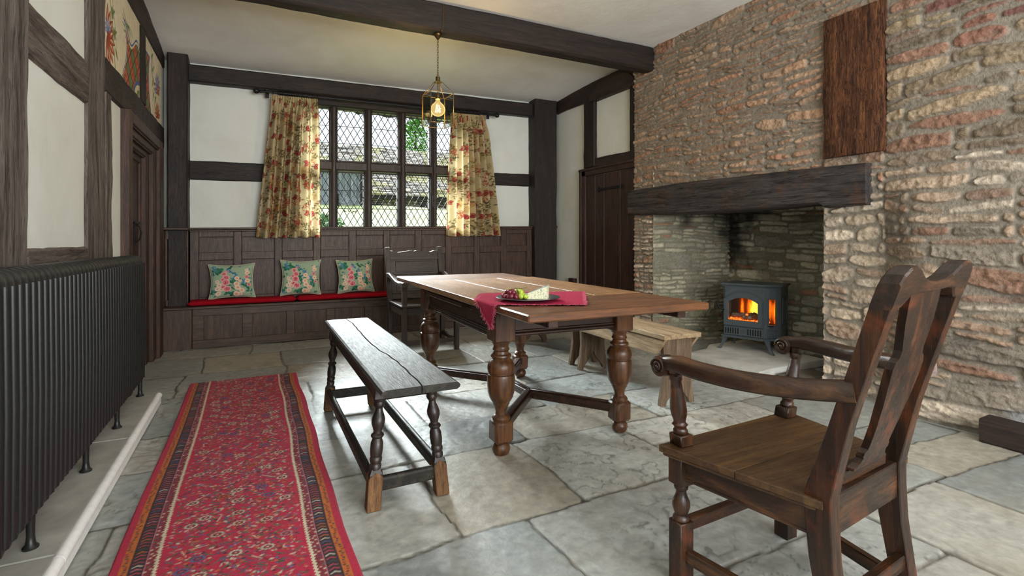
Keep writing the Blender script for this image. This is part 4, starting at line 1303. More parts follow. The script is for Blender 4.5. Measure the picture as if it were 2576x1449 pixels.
for k in range(nsec):
    y = 4.01 - 0.0525 * k
    if sec_proto is None:
        secs = []
        outline = []
        z0, z1, hx = 0.145, 0.965, 0.055
        pts = []
        for i in range(9):
            a_ = PI * i / 8
            pts.append((hx * math.cos(a_), z1 - 0.04 + 0.04 * math.sin(a_)))
        for i in range(9):
            a_ = PI + PI * i / 8
            pts.append((hx * math.cos(a_), z0 + 0.03 + 0.03 * math.sin(a_)))
        bb = B()
        prof = [(-0.0245, 0.70), (-0.0225, 0.88), (-0.016, 0.97), (-0.008, 1.0), (0.008, 1.0), (0.016, 0.97), (0.0225, 0.88), (0.0245, 0.70)]
        zc = (z0 + z1) / 2
        for dy, f in prof:
            ins = (1 - f) * 0.055
            secs.append([V((x * (1 - ins / hx), dy, zc + (z - zc) * (1 - ins / ((z1 - z0) / 2)))) for x, z in pts])
        bb.sweep(secs)
        # raised tube down the front face
        bb.tube([(hx + 0.001, 0, z0 + 0.04), (hx + 0.004, 0, zc), (hx + 0.001, 0, z1 - 0.05)], 0.012, 10)
        l = V((0, y - 2.5, -0.068))
        bb.xf(lambda p: p + l - V((0, 0, 0)))
        # keep the mesh centred on the first section, copies are shifted
        sec_proto = make('section', bb, M['radiator'], rad)
    else:
        o = sec_proto.copy(); COL.objects.link(o); o.parent = rad
        o.location = (0, -0.0525 * k, 0); o.scale = (1, 1, 1 + 0.0087 * 0.0525 * k / 0.9)
for y in (4.02, 3.40, 2.83, 2.21, 1.6, 1.0):
    wmake('foot', B().lathe([(0.0, 0.022), (0.006, 0.022), (0.014, 0.014), (0.04, 0.011), (0.12, 0.013)], (-0.647, y - 0.01, 0.0665), 12), M['radiator'], rad)

# ------------------------------------------------------------------ draw-leaf table
tb = thing('dining_table', 'old oak draw-leaf table with bulbous turned legs in the middle of the room', 'table', (1.478, 2.955, 0.0), math.radians(-1.4))
HW = 0.485
b = B()
for (x0, x1) in ((-HW, -0.17), (-0.167, 0.17), (0.173, HW)):
    b.box((x0, -0.66, 0.735), (x1, 0.655, 0.768), 0.003)
make('table_top', b, M['top'], tb)
b = B()
b.box((-HW + 0.006, -1.165, 0.733), (HW - 0.002, -0.664, 0.767), 0.006)
make('draw_leaf', b, M['leaf'], tb)
make('draw_leaf', B().box((-HW + 0.004, 0.660, 0.733), (HW - 0.03, 1.165, 0.767), 0.006), M['leaf'], tb)
def leg_prof():
    return [(0.0, 0.034), (0.012, 0.042), (0.028, 0.046), (0.045, 0.042), (0.056, 0.032), (0.062, 0.034)]
def table_leg(x, y):
    b = B()
    b.lathe(leg_prof(), (x, y, 0), 28)
    b.box((x - 0.05, y - 0.05, 0.06), (x + 0.05, y + 0.05, 0.172), 0.014)
    b.lathe([(0.17, 0.044), (0.182, 0.046), (0.192, 0.040), (0.20, 0.030), (0.215, 0.028), (0.235, 0.034), (0.248, 0.04), (0.252, 0.043), (0.258, 0.043), (0.264, 0.048), (0.285, 0.060), (0.31, 0.067), (0.34, 0.0695), (0.385, 0.0695), (0.397, 0.066), (0.400, 0.060), (0.406, 0.060), (0.409, 0.067), (0.425, 0.0695), (0.445, 0.067), (0.462, 0.058), (0.474, 0.046), (0.478, 0.046), (0.486, 0.052), (0.494, 0.050), (0.500, 0.040), (0.512, 0.037), (0.520, 0.043), (0.527, 0.040), (0.534, 0.037), (0.545, 0.040), (0.555, 0.046), (0.563, 0.046)], (x, y, 0), 36)
    b.box((x - 0.055, y - 0.055, 0.562), (x + 0.055, y + 0.055, 0.706), 0.005)
    return b
for x in (-0.36, 0.36):
    for y in (-0.63, 0.63):
        make('leg', table_leg(x, y), M['tleg'], tb)
for s in (-1, 1):
    b = B().box((s * 0.36 - 0.018, -0.58, 0.572), (s * 0.36 + 0.018, 0.58, 0.706), 0.003)
    for dz, r in ((0.576, 0.010), (0.592, 0.007), (0.604, 0.005)):
        b.lathe([(0, r), (1.155, r)], (s * 0.379, -0.578, dz), 10, (0, 1, 0))
    make('apron', b, M['tleg_y'], tb)
    b = B().box((-0.31, s * 0.63 - 0.018, 0.585), (0.31, s * 0.63 + 0.018, 0.706), 0.003)
    for dz, r in ((0.589, 0.010), (0.605, 0.007)):
        b.lathe([(0, r), (0.615, r)], (-0.3075, s * 0.649, dz), 10, (1, 0, 0))
    make('apron', b, M['tleg_x'], tb)
for x in (-0.345, 0.345):
    make('leaf_bearer', B().box((x - 0.024, -1.13, 0.70), (x + 0.024, -0.2, 0.735), 0.003), M['tleg_y'], tb)
    make('leaf_bearer', B().box((x * 0.8 - 0.024, 0.2, 0.70), (x * 0.8 + 0.024, 1.10, 0.735), 0.003), M['tleg_y'], tb)
make('side_strip', B().box((-0.425, -0.22, 0.682), (-0.375, 0.50, 0.708), 0.004), M['tleg_y'], tb)
J1, J2 = V((0.03, -0.17, 0.125)), V((0.02, 0.17, 0.125))
def moulded(p, q, w=0.052, h=0.052):
    b = B().bar(p, q, w, h * 0.8, (0, 0, 1), 0.004)
    d = (V(q) - V(p)).normalized(); s = d.cross(V((0, 0, 1)))
    o = V((0, 0, h * 0.5))
    b.bar(V(p) + o, V(q) + o, w * 0.55, 0.014, (0, 0, 1), 0.005)
    for k in (-1, 1):
        b.tube([V(p) + s * k * w * 0.42 + o * 0.72, V(q) + s * k * w * 0.42 + o * 0.72], 0.006, 8)
    return b
for (x, y, J) in ((-0.36, -0.63, J1), (0.36, -0.63, J1), (-0.36, 0.63, J2), (0.36, 0.63, J2)):
    make('stretcher', moulded(V((x, y, 0.125)).lerp(J, 0.06), J), M['tleg_x'], tb)
make('stretcher', moulded(J1, J2), M['tleg_y'], tb)

# ------------------------------------------------------------------ cloth, plate, grapes, cheese
def napkin():
    A = V((1.327, 1.94)); Bv = V((1.646, 2.417))
    ab = (Bv - A); eL = V((-0.447, 0.225))
    n, m = 90, 110
    P = np.zeros((n, m, 3))
    def edge_x(y): return 1.478 - 0.483 * math.cos(math.radians(1.4)) + (y - 2.955) * math.sin(math.radians(1.4)) + 0.002
    for i in range(n):
        for j in range(m):
            p = A + ab * (i / (n - 1)) + eL * (j / (m - 1)) + V((-0.093, -0.071)) * (i / (n - 1)) * (j / (m - 1))
            x, y = p.x, p.y
            wr = 0.004 * (mnoise.noise(V((x * 16, y * 9, 1))) + 0.5 * mnoise.noise(V((x * 40, y * 26, 2))))
            z = 0.7715 + max(0.0, 0.002 + wr * 0.8)
            xe = edge_x(y)
            if x < xe + 0.012:
                d = (xe + 0.012 - x) * 1.08
                a_ = min(d / 0.012, PI / 2)
                z = z - 0.012 * (1 - math.cos(a_)) - max(0.0, d - 0.012 * PI / 2)
                x = xe + 0.012 - 0.016 * math.sin(a_) - 0.004 - 0.010 * abs(wr) * 30 * min(1, d * 8) - 0.02 * min(1, d * 5) * (0.5 + 0.5 * math.sin(y * 40))*0.5
                y = y - 0.25 * max(0, d - 0.02) * 0.4
            P[i, j] = (x, y, z)
    root = thing('table_napkin', 'fringed crimson linen napkin draped over the corner of the dining table', 'napkin', (1.2, 2.2, 0.768))
    l = np.array(root.location)
    P2 = P - l
    lower = P2.copy(); lower[..., 2] -= 0.0012
    grid_obj('cloth', np.concatenate([P2, lower[:, ::-1]], 1), M['linen'], None, root)
    fr = B()
    rr = random.Random(4)
    ring = [P2[i, 0] for i in range(n)] + [P2[n - 1, j] for j in range(m)] + [P2[i, m - 1] for i in range(n - 1, -1, -1)] + [P2[0, j] for j in range(m - 1, -1, -1)]
    inn = [P2[i, 4] for i in range(n)] + [P2[n - 5, j] for j in range(m)] + [P2[i, m - 5] for i in range(n - 1, -1, -1)] + [P2[4, j] for j in range(m - 1, -1, -1)]
    for a_, c in zip(ring, inn):
        for q in range(2):
            o = V(a_) + V((rr.uniform(-0.003, 0.003), rr.uniform(-0.003, 0.003), 0))
            d = (V(a_) - V(c)).normalized() + V((rr.uniform(-0.7, 0.7), rr.uniform(-0.7, 0.7), rr.uniform(-0.1, 0.3)))
            d = d.normalized() * rr.uniform(0.008, 0.018)
            if abs(o.z) < 0.01: d.z = abs(d.z) * 0.4
            fr.tube([o - d * 0.2, o + d * 0.5 + V((0, 0, 0.001)), o + d], 0.0013, 4)
    make('fringe', fr, M['fringe'], root)
napkin()
PC = V((1.178, 2.19, 0.778))
b = B().lathe([(0.0, 0.085), (0.001, 0.098), (0.004, 0.108), (0.009, 0.125), (0.011, 0.15), (0.0125, 0.153), (0.014, 0.152), (0.0135, 0.149), (0.0115, 0.124), (0.006, 0.104), (0.004, 0.09), (0.004, 0.001)], (0, 0, 0), 64)
plate = make('plate', b, M['pewter']); plate.location = PC
tag(plate, 'round pewter plate holding grapes and cheese on the crimson napkin', 'plate')
Fw = V((math.sin(math.radians(26.5)), math.cos(math.radians(26.5)), 0)); Rw = V((Fw.y, -Fw.x, 0))
def bunch(name, lab, spots, mat, grp):
    root = thing(name, lab, 'grapes', PC + V((0, 0, 0.006)))
    proto = None
    for (r, f, z, s) in spots:
        p = Rw * r + Fw * f + V((0, 0, z))
        if proto is None:
            proto = make('grape', B().ball((0, 0, 0), 0.0125, 10, (1, 1, 1.08)), M[mat], root); o = proto
        else:
            o = proto.copy(); COL.objects.link(o); o.parent = root
        o.location = p; o.scale = (s,) * 3
        o.rotation_euler = (r * 40, f * 50, 0)
    return root
red = [(-0.115, -0.02, 0.013, 1.05), (-0.096, -0.035, 0.012, 1.0), (-0.080, -0.045, 0.013, 1.05), (-0.058, -0.05, 0.012, 1.0), (-0.07, -0.02, 0.012, 1.0), (-0.092, -0.01, 0.013, 1.0), (-0.088, -0.025, 0.032, 1.05), (-0.068, -0.03, 0.03, 1.0), (-0.078, -0.012, 0.034, 1.0), (-0.098, 0.0, 0.03, 1.0), (-0.05, -0.03, 0.012, 0.95), (-0.11, 0.01, 0.013, 0.95)]
g1 = bunch('red_grapes', 'bunch of dark red grapes at the side of the pewter plate', red, 'rgrape', None)
grn = [(-0.035, -0.03, 0.012, 1.05), (-0.02, -0.02, 0.012, 1.05), (-0.034, -0.012, 0.030, 1.05), (-0.045, 0.012, 0.013, 1.0), (-0.02, 0.01, 0.013, 1.05), (-0.03, 0.03, 0.013, 1.0), (-0.052, 0.03, 0.028, 1.0), (-0.09, 0.045, 0.03, 1.0), (-0.012, -0.035, 0.011, 0.95), (-0.075, 0.04, 0.013, 1.0), (-0.04, 0.02, 0.034, 0.95)]
g2 = bunch('green_grapes', 'bunch of green grapes between the red grapes and the cheese', grn, 'ggrape', None)
make('stalk', B().tube([Rw * -0.09 + Fw * 0.02 + V((0, 0, 0.036)), Rw * -0.06 + Fw * 0.015 + V((0, 0, 0.046)), Rw * -0.03 + Fw * 0.0 + V((0, 0, 0.046)), Rw * -0.005 + Fw * 0.02 + V((0, 0, 0.05))], 0.0016, 6), M['stalk'], g2)
ch = thing('cheese_wedge', 'wedge of blue-veined cheese on the pewter plate', 'cheese', PC + Rw * 0.045 + V((0, 0, 0.005)))
tri = [(-0.062, -0.03), (0.045, -0.045), (0.058, 0.038)]
b = B().prism(tri, lambda a, c, t: Rw * a + Fw * c + V((0, 0, t * (0.35 + 0.65 * min(1.0, (a + 0.062) / 0.10)) if t > 0 else 0)), 0.0, 0.062)
make('paste', b, M['cheese'], ch)
q = [(Rw * a + Fw * c + V((0, 0, 0.0625 * (0.35 + 0.65 * min(1.0, (a + 0.062) / 0.10))))) for a, c in tri]
make('rind', B().add([p for p in q] + [p + V((0, 0, 0.002)) for p in q], [(0, 1, 2), (3, 5, 4), (0, 3, 4, 1), (1, 4, 5, 2), (2, 5, 3, 0)]), M['rind'], ch)
# ------------------------------------------------------------------ joined form (front bench)
fm = thing('form_bench', 'narrow dark oak joined bench with a long crack, between the runner rug and the table', 'bench', (0.57, 2.85, 0.0))
def crackx(t):
    return 0.585 + 0.012 * math.sin(t * 9) + 0.010 * mnoise.noise(V((t * 14, 3, 0))) - 0.012 * t
b = B()
ts = [i / 60 for i in range(61)]
def zt_(t): return 0.498 + 0.010 * t
for side in (0, 1):
    secs = []
    for t in ts:
        y = 1.955 + (3.76 - 1.955) * t
        gap = 0.0016 + 0.0014 * abs(mnoise.noise(V((t * 20, 1, 1))))
        if side == 0: x0, x1 = 0.43 + 0.006 * t, crackx(t) - gap
        else: x0, x1 = crackx(t) + gap, 0.742 - 0.004 * t
        z1 = zt_(t); z0 = z1 - 0.030
        if side == 0: row = [(x0 + 0.012, z0), (x0, z0 + 0.008), (x0 - 0.002, z0 + 0.016), (x0 + 0.004, z1 - 0.006), (x0 + 0.014, z1 - 0.001), (x0 + 0.05, z1), (x1 - 0.002, z1), (x1, z1 - 0.003), (x1, z0)]
        else: row = [(x0, z0), (x0, z1 - 0.003), (x0 + 0.002, z1), (x1 - 0.05, z1), (x1 - 0.014, z1 - 0.001), (x1 - 0.004, z1 - 0.006), (x1 + 0.002, z0 + 0.016), (x1, z0 + 0.008), (x1 - 0.012, z0)]
        secs.append([V((x, y, z + 0.0012 * mnoise.noise(V((x * 30, y * 12, 0))))) for x, z in row])
    b.sweep(secs, False)
wmake('seat_top', b, M['form'], fm)
def form_leg(top, foot):
    b = B()
    b.box((-0.026, -0.026, 0.0), (0.026, 0.026, 0.135), 0.003)
    b.sweep([[V((sx * r, sy * r, z)) for sx, sy in ((-1, -1), (1, -1), (1, 1), (-1, 1))] for r, z in ((0.025, 0.134), (0.016, 0.154))], False)
    b.lathe([(0.150, 0.022), (0.165, 0.0235), (0.172, 0.020), (0.180, 0.024), (0.19, 0.0245), (0.198, 0.021), (0.203, 0.0235), (0.225, 0.0255), (0.25, 0.0245), (0.262, 0.020), (0.268, 0.019), (0.271, 0.0235), (0.277, 0.0265), (0.283, 0.0235), (0.287, 0.017), (0.294, 0.0165), (0.305, 0.020), (0.322, 0.0265), (0.338, 0.027), (0.355, 0.022), (0.372, 0.015), (0.382, 0.0145), (0.388, 0.020), (0.398, 0.0235), (0.408, 0.021), (0.413, 0.0245), (0.425, 0.0245)], (0, 0, 0), 24)
    b.box((-0.028, -0.028, 0.42), (0.028, 0.028, 0.472), 0.003)
    T, F_ = V(top), V(foot)
    return b.xf(lambda p: V((F_.x + p.x + (T.x - F_.x) * p.z / 0.47, F_.y + p.y + (T.y - F_.y) * p.z / 0.47, p.z)))
FL_ = [((0.466, 2.14, 0), (0.421, 2.08, 0)), ((0.675, 2.14, 0), (0.708, 2.085, 0)), ((0.468, 3.50, 0), (0.418, 3.40, 0)), ((0.668, 3.50, 0), (0.688, 3.39, 0))]
for tp, ft in FL_:
    lg = wmake('leg', form_leg(tp, ft), M['formleg'], fm)
    T, F_ = V(tp), V(ft)
    bb = B().box((-0.0275, -0.0275, 0.0), (0.0275, 0.0275, 0.125), 0.003)
    bb.add([(-0.0275, -0.0275, 0.124), (0.0275, -0.0275, 0.124), (0.0275, 0.0275, 0.124), (-0.0275, 0.0275, 0.124), (0.0, -0.0275, 0.144), (0.0275, 0.0, 0.144), (0.0, 0.0275, 0.144), (-0.0275, 0.0, 0.144)], [(0, 1, 4), (1, 2, 5), (2, 3, 6), (3, 0, 7)])
    bb.xf(lambda p: V((F_.x + p.x + (T.x - F_.x) * p.z / 0.47, F_.y + p.y + (T.y - F_.y) * p.z / 0.47, p.z)) - fm.location)
    f_ = make('worn_foot', bb, M['formfoot'], lg); f_['label'] = 'pale worn oak foot'
for (p, q, nm) in (((0.455, 2.16, 0.437), (0.457, 3.5, 0.447), 'frieze_rail'), ((0.69, 2.16, 0.437), (0.685, 3.5, 0.447), 'frieze_rail'), ((0.48, 2.14, 0.437), (0.66, 2.14, 0.437), 'frieze_rail'), ((0.48, 3.51, 0.447), (0.66, 3.51, 0.447), 'frieze_rail')):
    b = B().bar(p, q, 0.022, 0.05, (0, 0, 1), 0.004)
    for dz in (-0.018, -0.010):
        b.tube([V(p) + V((0, 0, dz)), V(q) + V((0, 0, dz))], 0.0125, 8)
    wmake(nm, b, M['form'], fm)
for (p, q) in (((0.425, 2.10, 0.098), (0.422, 3.41, 0.10)), ((0.705, 2.10, 0.098), (0.69, 3.41, 0.10)), ((0.44, 2.09, 0.088), (0.69, 2.095, 0.088)), ((0.44, 3.405, 0.092), (0.67, 3.40, 0.092))):
    b = B().bar(p, q, 0.030, 0.048, (0, 0, 1), 0.006)
    b.tube([V(p) + V((0, 0, 0.018)), V(q) + V((0, 0, 0.018))], 0.0145, 12)
    wmake('stretcher', b, M['form'], fm)

# ------------------------------------------------------------------ plank benches behind the table
def plank_bench(loc, rot, L, lab):
    root = thing('plank_bench', lab, 'bench', loc, rot, 'plain plank benches behind the table')
    W = 0.15
    b = B().box((-W, -L / 2, 0.432), (W, L / 2, 0.462), 0.003)
    make('seat_board', b, M['elm'], root)
    half = [(0.118, 0.432), (0.112, 0.30), (0.108, 0.20), (0.118, 0.12), (0.135, 0.03), (0.136, 0.0), (0.098, 0.0), (0.085, 0.03), (0.06, 0.06), (0.035, 0.09), (0.012, 0.125), (0.0, 0.15)]
    poly = half + [(-x, z) for x, z in half[::-1][1:]]
    for s in (-1, 1):
        y = s * (L / 2 - 0.065)
        make('leg', B().prism(poly, lambda a, c, t: V((a, y + t, c)), -0.015, 0.015), M['elm_z'], root)
    for s in (-1, 1):
        p = [(-L / 2 + 0.01, 0.431), (L / 2 - 0.01, 0.431), (L / 2 - 0.10, 0.325), (-L / 2 + 0.10, 0.325)]
        make('side_apron', B().prism(p, lambda a, c, t: V((s * 0.128 + t, a, c)), -0.011, 0.011), M['elm'], root)
    return root
plank_bench((2.475, 3.03, 0), math.radians(-2.8), 1.13, 'pale plank bench with board legs, its end seat visible past the table beside the hearth')
plank_bench((2.56, 4.19, 0), math.radians(-3.0), 1.08, 'farther pale plank bench, mostly hidden behind the dining table, only its board legs showing')

# ------------------------------------------------------------------ old carver chair behind the table
cv = thing('carver_chair', 'panel-backed dark oak carver chair with scrolled top rail at the far end of the table', 'armchair', (1.5, 5.0, 0.0))
def T_(z): return max(0.0, (z - 0.43)) * 0.23
bw = 0.275
for s in (-1, 1):
    b = B().bar((s * bw, 0.20, 0), (s * bw, 0.20, 0.44), 0.045, 0.045, (0, 1, 0)).bar((s * bw, 0.20, 0.43), (s * bw, 0.20 + T_(0.955), 0.955), 0.045, 0.042, (0, 1, 0))
    b.lathe([(0, 0.021), (0.045, 0.021)], (s * bw - 0.0225, 0.20 + T_(0.96), 0.962), 14, (1, 0, 0))
    make('back_post', b, M['bchair'], cv)
    b = B().box((s * 0.255 - 0.022, -0.30, 0), (s * 0.255 + 0.022, -0.256, 0.62), 0.003)
    make('front_leg', b, M['bchair'], cv)
    secs = []
    for t, z, h in ((0, 0.70, 0.045), (0.15, 0.705, 0.045), (0.35, 0.68, 0.035), (0.6, 0.65, 0.03), (0.8, 0.642, 0.034), (0.93, 0.645, 0.045), (1.0, 0.64, 0.05)):
        y = 0.245 - 0.57 * t
        x = s * (bw - 0.015 * t)
        secs.append([V((x + dx, y, z + dz)) for dx, dz in ((-0.026, -h / 2), (0.026, -h / 2), (0.028, h / 2 - 0.006), (0.02, h / 2), (-0.02, h / 2), (-0.028, h / 2 - 0.006))])
    make('arm', B().sweep(secs, False), M['bchair'], cv)
    make('side_stretcher', B().bar((s * 0.258, -0.28, 0.09), (s * bw, 0.2, 0.09), 0.024, 0.042), M['bchair'], cv)
    make('seat_rail', B().bar((s * 0.258, -0.28, 0.39), (s * bw, 0.2, 0.39), 0.024, 0.07), M['bchair'], cv)
make('front_stretcher', B().bar((-0.25, -0.278, 0.10), (0.25, -0.278, 0.10), 0.024, 0.042), M['bchair_x'], cv)
make('seat_rail', B().bar((-0.25, -0.278, 0.39), (0.25, -0.278, 0.39), 0.024, 0.07), M['bchair_x'], cv)
make('seat', B().box((-0.29, -0.315, 0.43), (0.29, 0.20, 0.452), 0.006), M['bchair_x'], cv)
cr = [(-0.255, 0.925)]
top = [(0.0, 0.938), (0.02, 0.945), (0.05, 0.945), (0.09, 0.938), (0.13, 0.931), (0.17, 0.928), (0.19, 0.932), (0.205, 0.942), (0.215, 0.944), (0.255, 0.944)]
poly = [(-x, z) for x, z in top[::-1]] + top[1:] + [(0.255, 0.855), (-0.255, 0.855)]
make('top_rail', B().prism(poly, lambda a, c, t: V((a, 0.20 + T_(c) + t, c)), -0.015, 0.015), M['bchair_x'], cv)
for z0, z1 in ((0.655, 0.70), (0.46, 0.51)):
    make('back_rail', B().obox((0, 0.20 + T_((z0 + z1) / 2), (z0 + z1) / 2), (0.255, 0, 0), (0, 0.014, 0), (0, 0.23 * (z1 - z0) / 2, (z1 - z0) / 2)), M['bchair_x'], cv)
for z0, z1 in ((0.70, 0.856), (0.51, 0.656)):
    zc = (z0 + z1) / 2
    b = B().obox((0, 0.208 + T_(zc), zc), (0.255, 0, 0), (0, 0.006, 0), (0, 0.23 * (z1 - z0) / 2, (z1 - z0) / 2))
    b.obox((0, 0.202 + T_(zc), zc), (0.20, 0, 0), (0, 0.006, 0), (0, 0.23 * (z1 - z0) * 0.35, (z1 - z0) * 0.35), 0.006)
    make('back_panel', b, M['bchair_x'], cv)

# ------------------------------------------------------------------ big armchair in front
ac = thing('armchair', 'large worn oak armchair with scrolled arms and solid vase-shaped splat', 'armchair', (1.45, 1.0, 0.0))
BL, BR, FR, FL = V((1.233, 0.79, 0)), V((1.722, 0.845, 0)), V((1.772, 1.268, 0)), V((1.128, 1.238, 0))
SZ = 0.43
def quadz(ps, z0, z1, b=None, ch=0.004):
    b = b or B()
    c = sum(ps, V()) / len(ps)
    inn = [p + (c - p).normalized() * ch for p in ps]
    n = len(ps)
    rings = [[V((p.x, p.y, z0)) for p in inn], [V((p.x, p.y, z0 + ch)) for p in ps], [V((p.x, p.y, z1 - ch)) for p in ps], [V((p.x, p.y, z1)) for p in inn]]
    return b.sweep(rings, False)
m0, m1 = BL.lerp(FL, 0.47), BR.lerp(FR, 0.44)
b = quadz([BL, BR, m1, m0], SZ - 0.022, SZ, None, 0.003)
quadz([m0 + V((0, 0.003, 0)), m1 + V((0, 0.003, 0)), FR, FL], SZ - 0.022, SZ, b, 0.003)
cen = (BL + BR + FR + FL) / 4
inset = [p + (cen - p).normalized() * 0.012 for p in (BL, BR, FR, FL)]
quadz(inset, SZ - 0.034, SZ - 0.022, b, 0.004)
wmake('seat', b, M['seat'], ac)
lF, rF = V((1.19, 1.208, 0)), V((1.715, 1.232, 0))
lB, rB = V((1.262, 0.808, 0)), V((1.637, 0.848, 0))
for (p, q) in ((lF, rF), (lF, lB + V((0.0, 0.0, 0))), (rF, V((1.69, 0.85, 0)))):
    u = V((0, 0, 0.37))
    b = B().bar(p + u, q + u, 0.028, 0.075, (0, 0, 1), 0.003)
    b.bar(p + V((0, 0, 0.334)), q + V((0, 0, 0.334)), 0.034, 0.008, (0, 0, 1), 0.003)
    wmake('seat_rail', b, M['chair_y'] if p is not lF or q is not rF else M['chair_x'], ac)
for k, p in enumerate((lF, rF)):
    b = B().box((p.x - 0.027, p.y - 0.027, 0.0), (p.x + 0.027, p.y + 0.027, 0.197), 0.003)
    b.lathe([(0.195, 0.018), (0.20, 0.026), (0.208, 0.025), (0.215, 0.019), (0.224, 0.022), (0.24, 0.027), (0.255, 0.0265), (0.27, 0.020), (0.283, 0.0155), (0.290, 0.016), (0.295, 0.021), (0.303, 0.022), (0.308, 0.018), (0.315, 0.018)], (p.x, p.y, 0), 24)
    b.box((p.x - 0.028, p.y - 0.028, 0.31), (p.x + 0.028, p.y + 0.028, 0.408), 0.003)
    wmake('front_leg', b, M['chair'], ac)
# back legs run straight up into raked stiles
tL, tR = V((1.257, 0.648, 0.945)), V((1.644, 0.698, 0.945))
bdir = (rB - lB).normalized(); nrm = V((-bdir.y, bdir.x, 0))
for p, t in ((lB, tL), (rB, tR)):
    def cs(c, wx, wy): return [c + bdir * sx * wx / 2 + nrm * sy * wy / 2 for sx, sy in ((-1, -0.9), (-0.9, -1), (0.9, -1), (1, -0.9), (1, 0.9), (0.9, 1), (-0.9, 1), (-1, 0.9))]
    secs = [cs(V((p.x, p.y - 0.055, 0)), 0.045, 0.046), cs(V((p.x, p.y - 0.035, 0.12)), 0.045, 0.050), cs(V((p.x, p.y - 0.008, 0.28)), 0.046, 0.058), cs(V((p.x, p.y, 0.38)), 0.046, 0.064), cs(V((p.x, p.y, 0.44)), 0.046, 0.064)]
    for k in range(1, 9):
        f = k / 8
        c = V((p.x, p.y, 0.44)).lerp(t, f)
        g = min(1.0, f * 2.5)
        c = c + bdir * (-0.004 * g if p is lB else 0.004 * g) + nrm * 0.006 * g
        secs.append(cs(c, 0.046 - 0.011 * g, 0.062 - 0.018 * g))
    wmake('back_stile', B().sweep(secs, False), M['chair'], ac)
# crest rail with ears
def crest():
    topc = [(-0.056, 0.935), (-0.054, 0.972), (-0.03, 0.992), (0.03, 1.008), (0.10, 1.011), (0.17, 1.004), (0.27, 0.984), (0.38, 0.972), (0.5, 0.968), (0.62, 0.972), (0.73, 0.984), (0.83, 1.006), (0.90, 1.016), (0.97, 1.014), (1.03, 1.0), (1.053, 0.976), (1.056, 0.938)]
    botc = [(1.055, 0.918), (0.94, 0.918), (0.90, 0.925), (0.84, 0.945), (0.76, 0.948), (0.5, 0.944), (0.24, 0.944), (0.16, 0.942), (0.10, 0.925), (0.06, 0.915), (-0.055, 0.913)]
    poly = topc + botc
    def at(a, z, t):
        base = tL.lerp(tR, a)
        return V((base.x, base.y, 0)) + nrm * (t + 0.0065 - 0.327 * (z - 0.945)) + V((0, 0, z))
    n = len(poly)
    b = B()
    # rounded section: three slices across the thickness
    cx, cz = 0.5, 0.96
    rings = []
    for t, ins in ((-0.024, 0.006), (-0.019, 0.0), (0.016, 0.0), (0.021, 0.006)):
        row = []
        for a, z in poly:
            zz = z - ins if z > 0.955 else z + ins * 0.5
            row.append(at(a, zz, t))
        rings.append(row)
    return b.sweep(rings, False)
wmake('crest_rail', crest(), M['chair_x'], ac)
half = [(0.086, 0.952), (0.086, 0.915), (0.082, 0.87), (0.070, 0.825), (0.062, 0.80), (0.066, 0.782), (0.080, 0.772), (0.086, 0.755), (0.084, 0.72), (0.074, 0.66), (0.064, 0.60), (0.058, 0.55), (0.058, 0.535), (0.068, 0.525), (0.070, 0.515), (0.062, 0.51), (0.070, 0.495), (0.088, 0.484), (0.090, 0.478)]
poly = half + [(-x, z) for x, z in half[::-1]]
midB, midT = (lB + rB) / 2 + V((0, 0, 0.44)), (tL + tR) / 2
def spl(a, z, t):
    f = (z - 0.44) / (0.945 - 0.44)
    c = midB.lerp(midT, f)
    return V((c.x, c.y, z)) + bdir * a + nrm * (t - 0.006 * (1 - f) - 0.015 * math.sin(PI * f) + 0.006 * f)
wmake('splat', B().prism(poly, spl, -0.008, 0.010), M['chair'], ac)
b = B().bar(lB + V((0.02, -0.013, 0.392)), rB + V((-0.02, -0.013, 0.392)), 0.030, 0.100, (0, 0, 1), 0.003)
wmake('seat_rail', b, M['chair_x'], ac)
b = B().bar(lB + bdir * 0.075 + V((0, 0, 0.46)), rB - bdir * 0.06 + V((0, 0, 0.46)), 0.030, 0.042, (0, 0, 1), 0.008)
wmake('splat_shoe', b, M['chair_x'], ac)
